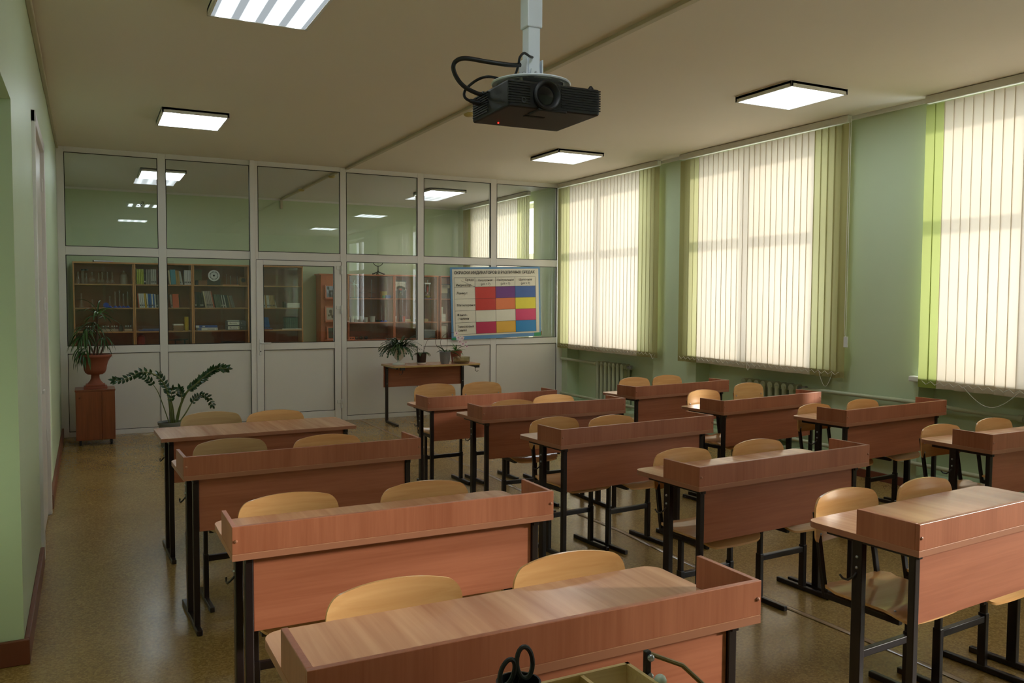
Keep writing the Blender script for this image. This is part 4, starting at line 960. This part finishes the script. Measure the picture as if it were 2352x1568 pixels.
# ---- flat stacks, binders, boxes
def flat(name, label, cat, x, y, z, w, d, h, mat, group=None, rz=0, marks=()):
    t = thing(name, label, cat, (x, y, z), rz, group); o = MB().box(0, w, 0, d, 0, h, min(.002, h * .3)).build('body', mat, t)
    for a, b_, c, e, m_ in marks: MB().box(a, b_, -.0008, .0, c, e).build('mark', m_, t)
    return t
cov = lambda c: plain('cover_' + c, BC[c], .45, var=.12, scale=30)
flat('book', 'violet-blue book lying flat under another on the lower shelf', 'book', 1.0, 3.56, 1.061, .36, .2, .018, plain('cover_violet', (70, 70, 128), .5))
flat('book', 'grey-blue book lying flat on the violet-blue one', 'book', 1.06, 3.57, 1.080, .30, .18, .014, plain('cover_dull_blue', (90, 100, 140), .5))
for k in range(5): flat('paper_stack', ['bottom brown paper bundle', 'second brown paper bundle from the bottom', 'middle brown paper bundle', 'fourth brown paper bundle from the bottom', 'topmost white paper bundle'][k] + ' beside the yellow books', 'papers', 1.50 + R.uniform(-.006, .006), 3.57, 1.061 + k * .021, .15, .16, .020, M_paper if k == 4 else plain('kraft_paper', (140, 104, 66), .8), 'paper bundles on the lower shelf')
shelf_books(1.675, 1.06, B('yellow', 2, .024, .22, 0), 'of the yellow pair on the lower shelf', g1)
ex = thing('fire_extinguisher', 'dark red fire extinguisher low in the second bookcase', 'fire extinguisher', (1.03, 3.65, .841)); MB().lathe([(.0, 0), (.055, 0), (.06, .01), (.06, .12), (.045, .145), (.018, .155), (.018, .165), (0, .165)], n=24, caps=False).build('cylinder', plain('red_enamel', (130, 20, 18), .3), ex); MB().box(-.03, .03, -.008, .008, .165, .178).build('valve', M_cap, ex)
t = thing('lab_clamp', 'black metal lab clamp lying low in the second bookcase', 'clamp', (1.42, 3.60, .87)); MB().tube([(0, 0, .04), (.1, 0, .045), (.3, .01, .05)], .008, 8).box(.1, .2, -.02, .02, .03, .06).box(.10, .12, -.02, .02, -.029, .04).box(.24, .26, -.02, .02, -.029, .05).build('clamp_body', M_blk, t)
flat('calendar_sheet', 'yellowed printed sheet standing behind the cardboard box', 'sheet', 1.825, 3.70, 1.791, .125, .01, .25, plain('old_paper', (120, 116, 84), .8))
t = flat('cardboard_box', 'small brown cardboard box left of the white toothed disc', 'box', 1.885, 3.60, 1.791, .135, .12, .075, plain('cardboard', (138, 98, 66), .8)); MB().box(-.035, 0, .01, .1, 0, .075).build('side_flap', M_blk, t)
t = thing('toothed_disc', 'white disc with a ring of black teeth, leaning in the third bookcase', 'disc', (2.125, 3.60, 1.945)); MB().lathe([(.0, 0), (.09, 0), (.09, .006), (0, .006)], n=48, M=RX90, caps=False).build('disc', M_white, t)
b = MB()
for k in range(18): b.box(-.0055, .0055, -.0075, -.006, .050, .068, 0, Matrix.Rotation(math.radians(k * 20), 4, 'Y'))
b.build('teeth', M_blk, t)
MB().lathe([(.0, .006), (.016, .006), (.012, .02), (0, .02)], n=20, M=RX90, caps=False).build('hub', M_blk, t)
MB().box(-.10, .10, .01, .05, -.1535, -.06).build('stand_block', plain('cover_black', (34, 34, 38), .5), t)
t = thing('rod_stand', 'wooden board with upright metal rods right of the toothed disc', 'apparatus', (2.26, 3.60, 1.791)); MB().box(0, .26, 0, .10, 0, .012).build('base_board', M_cab2x, t)
for x, h_ in ((.13, .155), (.235, .15)): MB().tube([(x, .05, .012), (x, .05, h_)], .004, 8).build('rod', M_steel, t)
MB().sphere((.065, .05, .17), .006, 8).tube([(.065, .05, .012), (.065, .05, .165)], .0012, 5).build('pointer', M_steel, t)
t = flat('instrument_box', 'mustard wooden box with a round black dial in the third bookcase', 'instrument', 2.525, 3.58, 1.791, .11, .14, .135, plain('mustard_box', (128, 84, 30), .5)); MB().lathe([(0, 0), (.036, 0), (.036, .005), (0, .005)], (.055, 0, .085), 24, RX90, caps=False).build('dial', M_blk, t)
t = flat('game_box', 'blue and white flat box on the lower shelf, upper of two', 'box', 1.835, 3.56, 1.106, .33, .2, .034, plain('cover_blue_box', (48, 78, 158), .4), None, 0, ((0, .05, 0, .034, M_white), (.1, .14, .012, .026, M_white)))
t = flat('game_box', 'white flat box lettered on its edge, lower of two', 'box', 1.86, 3.56, 1.061, .31, .2, .042, M_paper, None, 0, ((.0, .06, .002, .04, plain('cover_dull_blue', (90, 100, 140), .5)),)); text('Коллаж   8', .030, (.15, -.002, .010), M_ink, t)
for k, (s_, c_) in enumerate((('Физика 8', (44, 44, 48)), ('Физика 7', (66, 70, 82)))):
    t = flat('ring_binder', '%s ring binder lying flat with a white spine label, %s of the pair' % (('black', 'lower') if k == 0 else ('grey', 'upper')), 'binder', 2.315, 3.55, 1.061 + k * .076, .30, .24, .073, plain('binder_%d' % k, c_, .4), 'ring binders in the third bookcase', 0, ((.012, .19, .01, .062, M_paper),))
    text(s_, .034, (.03, -.002, .024), M_ink, t)
    if k == 0: MB().box(.180, .186, -.0012, 0, .01, .062).build('label_edge', plain('label_yellow', (200, 180, 50), .5), t)
    MB().lathe([(.008, 0), (.010, .002), (.006, .002)], (.225, 0, .037), 16, RX90, caps=False).build('finger_ring', M_steel, t)
flat('paper_sheets', 'loose white sheets lying on the upper ring binder', 'papers', 2.33, 3.57, 1.2115, .18, .15, .008, M_paper)
flat('black_tray', 'flat black tray low in the third bookcase', 'tray', 2.25, 3.55, .841, .34, .2, .03, M_blk)
t = thing('molecular_model', 'tall ball-and-stick model with green end balls behind the door glass', 'model', (2.895, 3.58, 1.791)); MB().sphere((0, 0, .018), .016, 10).sphere((0, 0, .23), .016, 10).build('green_ball', plain('green_ball', (40, 150, 70), .3), t); MB().tube([(0, 0, .02), (0, 0, .23)], .003, 6).build('rod', M_steel, t); MB().sphere((0, 0, .12), .014, 10).build('grey_ball', plain('grey_ball', (120, 120, 124), .3), t)
for k in range(3): flat('notebook_stack', ['lowest white notebook', 'middle white notebook', 'top white notebook'][k] + ' of the pile behind the door glass', 'notebook', 3.29, 3.57, 1.426 + k * .026, .21, .17, .025, M_paper, 'white notebook pile')
flat('black_box', 'small dark upright box left of the white notebook pile', 'box', 3.24, 3.62, 1.426, .04, .1, .10, M_blk)
flat('magazine', 'red and white magazine lying flat at the left of the low shelf', 'magazine', 2.72, 3.52, 1.061, .32, .12, .012, plain('cover_red', (150, 40, 50), .4)); flat('magazine', 'blue magazine lying on the red one', 'magazine', 2.74, 3.52, 1.074, .29, .12, .010, plain('cover_blue_box', (48, 78, 158), .4))
flat('magazine', 'white magazine lying flat in front of the dull green books', 'magazine', 3.19, 3.515, 1.061, .32, .035, .016, M_paper)
t = thing('metal_tube', 'thin silver tube lying on top of the leftmost bookcase', 'tube', (.39, 3.56, 2.122)); MB().tube([(0, 0, .014), (.26, .04, .014)], .012, 10).build('tube_body', M_steel, t); MB().tube([(-.02, 0, .014), (.0, 0, .014)], .014, 10).build('end_cap', M_cap, t)
# ---- glassware
def flask(x, z, kind, label, h=.19, r=.045):
    t = thing('lab_flask' if kind != 'cyl' else 'measuring_cylinder', label, 'glassware', (x, 3.62, z + .001), 0, 'laboratory glassware in the first bookcase')
    if kind == 'round': pr = [(.0, 0), (r * .5, .003), (r * .95, r * .6), (r, r), (r * .85, r * 1.5), (.016, r * 2.1), (.013, r * 2.3), (.013, h - .004), (.016, h)]
    elif kind == 'cone': pr = [(.0, 0), (r, 0), (r, .01), (.016, h * .62), (.013, h * .68), (.013, h - .004), (.016, h)]
    elif kind == 'jar': pr = [(.0, 0), (r, 0), (r, h * .7), (.02, h * .86), (.02, h), (.023, h)]
    else: pr = [(.0, .012), (.015, .012), (.015, h - .004), (.018, h)]
    MB().lathe(pr, n=20, caps=False).build('glass_wall', M_lab, t)
    if kind == 'cyl':
        MB().lathe([(.0, 0), (.034, 0), (.034, .008), (.018, .02), (.016, .03), (0, .03)], n=20, caps=False).build('foot', plain('blue_plastic', (24, 60, 180), .4), t)
    return t
fl = [(.172, 'cone', .185, .05, 'wide conical flask at the left end'), (.235, 'jar', .20, .026, 'slender flask with a dark stopper'), (.283, 'cone', .165, .036, 'small conical flask right of the stoppered one'), (.362, 'round', .185, .055, 'large round flask in the left half'),
      (.452, 'round', .175, .036, 'small round flask with two necks near the middle'), (.500, 'round', .185, .036, 'round flask in the middle of the row'), (.572, 'round', .19, .034, 'narrow round flask right of the middle'), (.640, 'round', .19, .038, 'round flask with bright highlights'), (.800, 'jar', .21, .06, 'large reagent bottle at the right end')]
for x, k, h_, r_, lb in fl:
    t = flask(x, 1.79, k, lb + ' of the top glassware shelf', h_, r_)
    if 'stopper' in lb: MB().lathe([(0, 0), (.024, 0), (.026, .02), (0, .02)], (0, 0, .2), 16, caps=False).build('stopper', M_blk, t)
for x, h_, lb in ((.60, .18, 'short measuring cylinder with a blue foot'), (.675, .25, 'tall measuring cylinder with a blue foot beside the short one'), (.735, .27, 'tallest measuring cylinder in the middle group'), (.79, .22, 'measuring cylinder second from the right'), (.85, .25, 'measuring cylinder at the right end')): flask(x, 1.425, 'cyl', lb, h_)
flask(.21, 1.425, 'cone', 'thin conical flask standing low at the left of the second shelf', .22, .03); flask(.36, 1.425, 'round', 'small round flask on the second shelf behind the palm leaves', .13, .03)
t = thing('reel', 'round blue plastic reel beside the measuring cylinders', 'reel', (.545, 3.60, 1.426)); MB().lathe([(0, 0), (.04, 0), (.04, .03), (0, .03)], (0, 0, .04), 24, RX90, caps=False).build('reel_body', plain('blue_plastic', (24, 60, 180), .4), t)
for i, (x, n, lb) in enumerate(((.24, 3, 'pale tray of reagent bottles at the left of the low shelf'), (.48, 3, 'pale tray of reagent bottles in the middle of the low shelf'), (.60, 3, 'pale tray of reagent bottles right of the middle'), (.795, 3, 'pale tray of clear bottles at the right end'))):
    t = thing('reagent_tray', lb, 'tray', (x, 3.57, 1.061), 0, 'reagent trays in the first bookcase'); MB().box(0, .11, 0, .10, 0, .006).box(0, .11, 0, .005, 0, .035).box(0, .11, .095, .10, 0, .035).box(0, .004, 0, .1, 0, .035).box(.106, .11, 0, .1, 0, .035).build('tray_box', plain('pale_card', (196, 174, 150), .7), t)
    for k in range(n):
        q = thing('reagent_bottle', 'clear bottle, %s of three in the %s reagent tray' % (('left', 'middle', 'right')[k], ('leftmost', 'second', 'third', 'rightmost')[i]), 'bottle', (x + .022 + k * .033, 3.62, 1.068), 0, 'reagent bottles in their trays')
        MB().lathe([(0, 0), (.013, 0), (.013, .05), (.007, .058), (.007, .066), (0, .066)], n=14, caps=False).build('bottle_wall', M_lab, q); MB().lathe([(0, .066), (.009, .066), (.009, .08), (0, .08)], n=14, caps=False).build('cap', M_white, q)
t = thing('dark_bottle', 'dark brown bottle between the reagent trays', 'bottle', (.745, 3.60, 1.061)); MB().lathe([(0, 0), (.026, 0), (.026, .07), (.012, .09), (.012, .1), (0, .1)], n=18, caps=False).build('bottle_wall', plain('brown_glass', (46, 24, 14), .15), t)
# ---- display cabinet contents
t = thing('force_model', 'white crossed-rod model in the left display cabinet', 'model', (4.455, 3.62, 1.591)); MB().box(-.07, .07, -.04, .04, 0, .010).build('base_plate', M_blk, t); MB().tube([(0, 0, .01), (0, 0, .33)], .006, 8).build('post', M_white, t)
MB().tube([(-.085, 0, .31), (.075, 0, .21)], .003, 6).tube([(-.08, 0, .245), (.075, 0, .24)], .003, 6).tube([(.02, 0, .315), (-.02, 0, .22)], .002, 6).tube([(.05, 0, .22), (.11, 0, .14)], .0015, 6).build('rods', M_white, t)
for x, lb in ((4.60, 'thin black retort stand right of the white rod model'), (4.78, 'thin black retort stand with a bent wire')):
    t = thing('retort_stand', lb, 'lab stand', (x, 3.64, 1.591), 0, 'retort stands in the left display cabinet'); MB().box(-.05, .05, -.04, .04, 0, .012).build('base_plate', M_blk, t); MB().tube([(0, 0, .012), (0, 0, .33)], .004, 8).build('post', M_steel, t); MB().tube([(-.05, 0, .10), (.06, 0, .10)], .003, 6).build('arm', M_blk, t)
flat('yellow_box', 'yellow box with a grey top in the left display cabinet', 'box', 4.975, 3.68, 1.591, .10, .10, .125, plain('box_yellow', (176, 150, 50), .5)); flat('green_tub', 'small green tub in front of the yellow box', 'tub', 4.97, 3.60, 1.591, .045, .045, .05, plain('box_green', (80, 150, 90), .5)); flat('blue_box', 'small blue box right of the green tub', 'box', 5.03, 3.60, 1.591, .085, .06, .055, plain('box_blue', (70, 120, 190), .5))
M_frost = plain('frosted_plastic', (206, 204, 200), .4)
for k, (x, r_, h_) in enumerate(((4.345, .03, .09), (4.41, .038, .11), (4.487, .040, .105), (4.566, .040, .105), (4.655, .040, .085), (4.775, .050, .105))):
    t = thing('plastic_beaker', ['leftmost cut-off', 'second', 'third', 'fourth', 'slightly shorter fifth', 'wide-rimmed rightmost'][k] + ' white plastic beaker of the row in the display cabinet', 'beaker', (x, 3.60, 1.171), 0, 'white plastic beakers in the display cabinet')
    MB().lathe([(0, 0), (r_ * .82, 0), (r_ * .84, .004), (r_, h_ - .006), (r_ * 1.12, h_), (r_ * 1.02, h_), (r_ * .94, h_ - .008), (r_ * .78, .006), (0, .006)], n=24, caps=False).build('beaker_wall', M_frost, t)
flask(4.95, 1.17, 'cyl', 'tall glass tube standing in the left display cabinet', .26); flask(5.02, 1.17, 'cyl', 'second tall glass tube beside the first in the display cabinet', .26)
flat('black_charger', 'small black adapter box right of the beakers', 'adapter', 4.86, 3.60, 1.171, .09, .06, .035, M_blk)
flat('orange_block', 'small orange brick-like block low in the left display cabinet', 'block', 4.345, 3.56, .866, .10, .06, .05, plain('orange_block', (200, 104, 64), .5), None, 0, ((.015, .03, .015, .035, M_blk), (.045, .06, .015, .035, M_blk), (.07, .085, .015, .035, M_blk)))
for k, x in enumerate((4.49, 4.57, 4.66)): 
    t = thing('mineral_sample', 'rough dark mineral sample, %s of three beside the orange block' % ('nearest', 'middle', 'farthest')[k], 'mineral', (x, 3.60, .866), 0, 'mineral samples'); b = MB(); b.sphere((0, 0, .03), .034, 7, (1, .8, .85)); b.build('rock', plain('rock', (60, 50, 40), .9, var=.3), t)
t = thing('meter', 'large demonstration meter with a white arc scale and pointer', 'meter', (5.215, 3.60, 1.591)); MB().box(-.03, .19, 0, .10, 0, .32, .004).build('case', plain('meter_case', (70, 72, 72), .4), t); MB().box(-.022, .178, -.003, .0, .175, .30).build('dial_plate', plain('dial_white', (220, 214, 196), .4), t)
b = MB()
for k in range(25):
    a = math.radians(30 + k * 5); p, q = [(.08 + r_ * math.cos(a), .10 + r_ * math.sin(a)) for r_ in (.085, .125)]; 
    b.bar((p[0], -.002, p[1]), (q[0], -.002, q[1]), .016, .002, up=(0, 1, 0), bev=0)
b.build('scale_arc', plain('dial_white', (220, 214, 196), .4), t)
tk = MB()
for k in range(7): tk.box(-.01 + k * .028, -.007 + k * .028, -.0045, -.003, .255 - .002 * (k - 3) ** 2, .275 - .002 * (k - 3) ** 2)
tk.build('scale_ticks', M_ink, t)
MB().box(.05, .11, -.004, -.002, .145, .175).build('red_mark', plain('red_mark', (180, 40, 36), .4), t); MB().bar((.085, -.006, .11), (.035, -.006, .20), .003, .002, bev=0).build('pointer', M_steel, t); MB().sphere((.085, -.006, .105), .012, 10).sphere((.11, -.006, .07), .007, 8).build('knob', M_white, t)
t = thing('engine_model', 'glass and metal demonstration engine with a red rod', 'model', (5.815, 3.60, 1.591)); MB().lathe([(0, .01), (.03, .012), (.062, .045), (.066, .08), (.05, .12), (.03, .14)], n=28, caps=False).build('glass_bulb', M_lab, t); MB().lathe([(0, .008), (.03, .012), (.055, .04), (.055, .05), (0, .05)], n=24, caps=False).build('yellow_liquid', plain('yellow_liquid', (170, 150, 50), .2), t)
MB().tube([(-.04, 0, .12), (-.04, 0, .27)], .006, 8).tube([(.04, 0, .12), (.04, 0, .27)], .006, 8).box(-.06, .06, -.015, .015, .26, .285).tube([(0, 0, .285), (0, 0, .34)], .010, 10).build('frame', M_steel, t); MB().tube([(0, 0, .08), (.0, 0, .22)], .010, 10).build('red_rod', plain('red_mark', (180, 40, 36), .4), t); MB().box(-.07, .07, -.03, .03, 0, .010).build('base_plate', plain('blue_base', (30, 60, 150), .4), t)
for x, w, h_, c_, nm, lb in ((5.195, .05, .105, (222, 220, 214), 'paper_cup', 'white paper cup with a yellow foot in the middle display cabinet'), (5.30, .035, .115, (60, 50, 44), 'small_jar', 'dark small jar right of the white paper cup'), (5.36, .055, .10, (220, 96, 70), 'paper_cup', 'white and orange paper cup right of the dark jar')):
    t = thing(nm, lb, 'cup', (x, 3.60, 1.171)); MB().lathe([(0, 0), (w * .38, 0), (w * .5, h_), (w * .46, h_), (0, .01)], n=20, caps=False).build('cup_wall', plain(nm + str(int(x * 100)), c_, .5), t)
flat('wooden_block', 'pale wooden block right of the paper cups', 'block', 5.40, 3.66, 1.171, .12, .08, .045, M_pine)
t = thing('thin_rod', 'thin dark rod leaning in the middle display cabinet', 'rod', (5.50, 3.60, 1.171)); MB().tube([(0, 0, .004), (-.03, 0, .17)], .003, 6).build('rod_body', M_blk, t)
flat('wooden_tray', 'long pale wooden tray behind the glass of the middle display cabinet', 'tray', 5.62, 3.62, 1.171, .22, .10, .05, M_pine); flat('carved_block', 'small olive carved block on the long wooden tray', 'block', 5.64, 3.63, 1.222, .14, .06, .07, plain('olive_block', (96, 90, 62), .7))
t = thing('plastic_container', 'translucent grey plastic container low in the middle display cabinet', 'container', (5.645, 3.56, .866)); MB().box(0, .31, 0, .2, 0, .14, .008).build('tub', plain('grey_translucent', (120, 126, 130), .3), t); MB().box(-.008, .318, -.008, .208, .14, .155, .004).build('lid', plain('pale_lid', (176, 180, 182), .3), t)
for k, (x, z, w, lb) in enumerate(((6.055, 1.171, .11, 'lowest wide'), (6.055, 1.241, .11, 'second wide'), (6.055, 1.311, .055, 'third narrow'), (6.055, 1.353, .055, 'fourth narrow'), (6.055, 1.395, .055, 'topmost narrow'))): flat('white_carton', lb + ' white carton of the stack left of the poster', 'carton', x, 3.58, z, w, .1, .068 if w > .1 else .041, M_paper, 'white cartons in the narrow display cabinet')
for k in range(4): flat('white_carton', ['bottom', 'second', 'third', 'top'][k] + ' white carton of the low pile behind the orchid', 'carton', 6.06, 3.58, .866 + k * .056, .12, .1, .055, M_paper, 'white cartons in the narrow display cabinet')
flat('wall_meter', 'old demonstration meter with a cream face beside the poster edge', 'meter', 6.06, 3.60, 1.591, .20, .08, .27, plain('old_meter', (60, 54, 48), .5), None, 0, ((.01, .15, .10, .25, plain('dial_cream', (170, 160, 130), .5)), (.05, .19, .19, .25, plain('dial_cream', (170, 160, 130), .5))))
t = thing('compass_stand', 'black tripod stand holding a ring, on top of the display cabinet', 'instrument', (4.89, 3.62, 2.008))
MB().tube([(.0, 0, .05), (-.095, -.02, .012)], .010, 8).tube([(.0, 0, .05), (.10, -.02, .012)], .010, 8).tube([(.0, 0, .05), (.0, .09, .012)], .010, 8).sphere((-.1, -.02, .012), .014, 8).sphere((.105, -.02, .012), .014, 8).sphere((-.01, -.03, .012), .012, 8).build('tripod', M_blk, t)
MB().tube([(0, 0, .04), (0, 0, .15)], .008, 8).sphere((0, 0, .06), .016, 8).build('column', M_blk, t)
MB().tube([(.095 * math.cos(2 * math.pi * k / 32), 0, .245 + .095 * math.sin(2 * math.pi * k / 32)) for k in range(32)], .006, 8, closed=True).tube([(0, 0, .34), (0, 0, .39)], .0025, 6).sphere((0, 0, .345), .01, 8).tube([(0, 0, .152), (0, 0, .338)], .0015, 5).build('ring', M_blk, t)
# a small cobweb-like dark smudge group seen on the glass of the first upper bay
t = thing('wall_sticker', 'small cluster of dark leaf-shaped specks high on the first upper pane', 'sticker', tuple(at(323, 468, -.006)))
b = MB(); rs = random.Random(2)
for k in range(11): b.sphere((rs.uniform(-.03, .035), 0, rs.uniform(-.025, .025)), .006, 6, (1, .1, .8))
b.build('specks', M_blk, t)
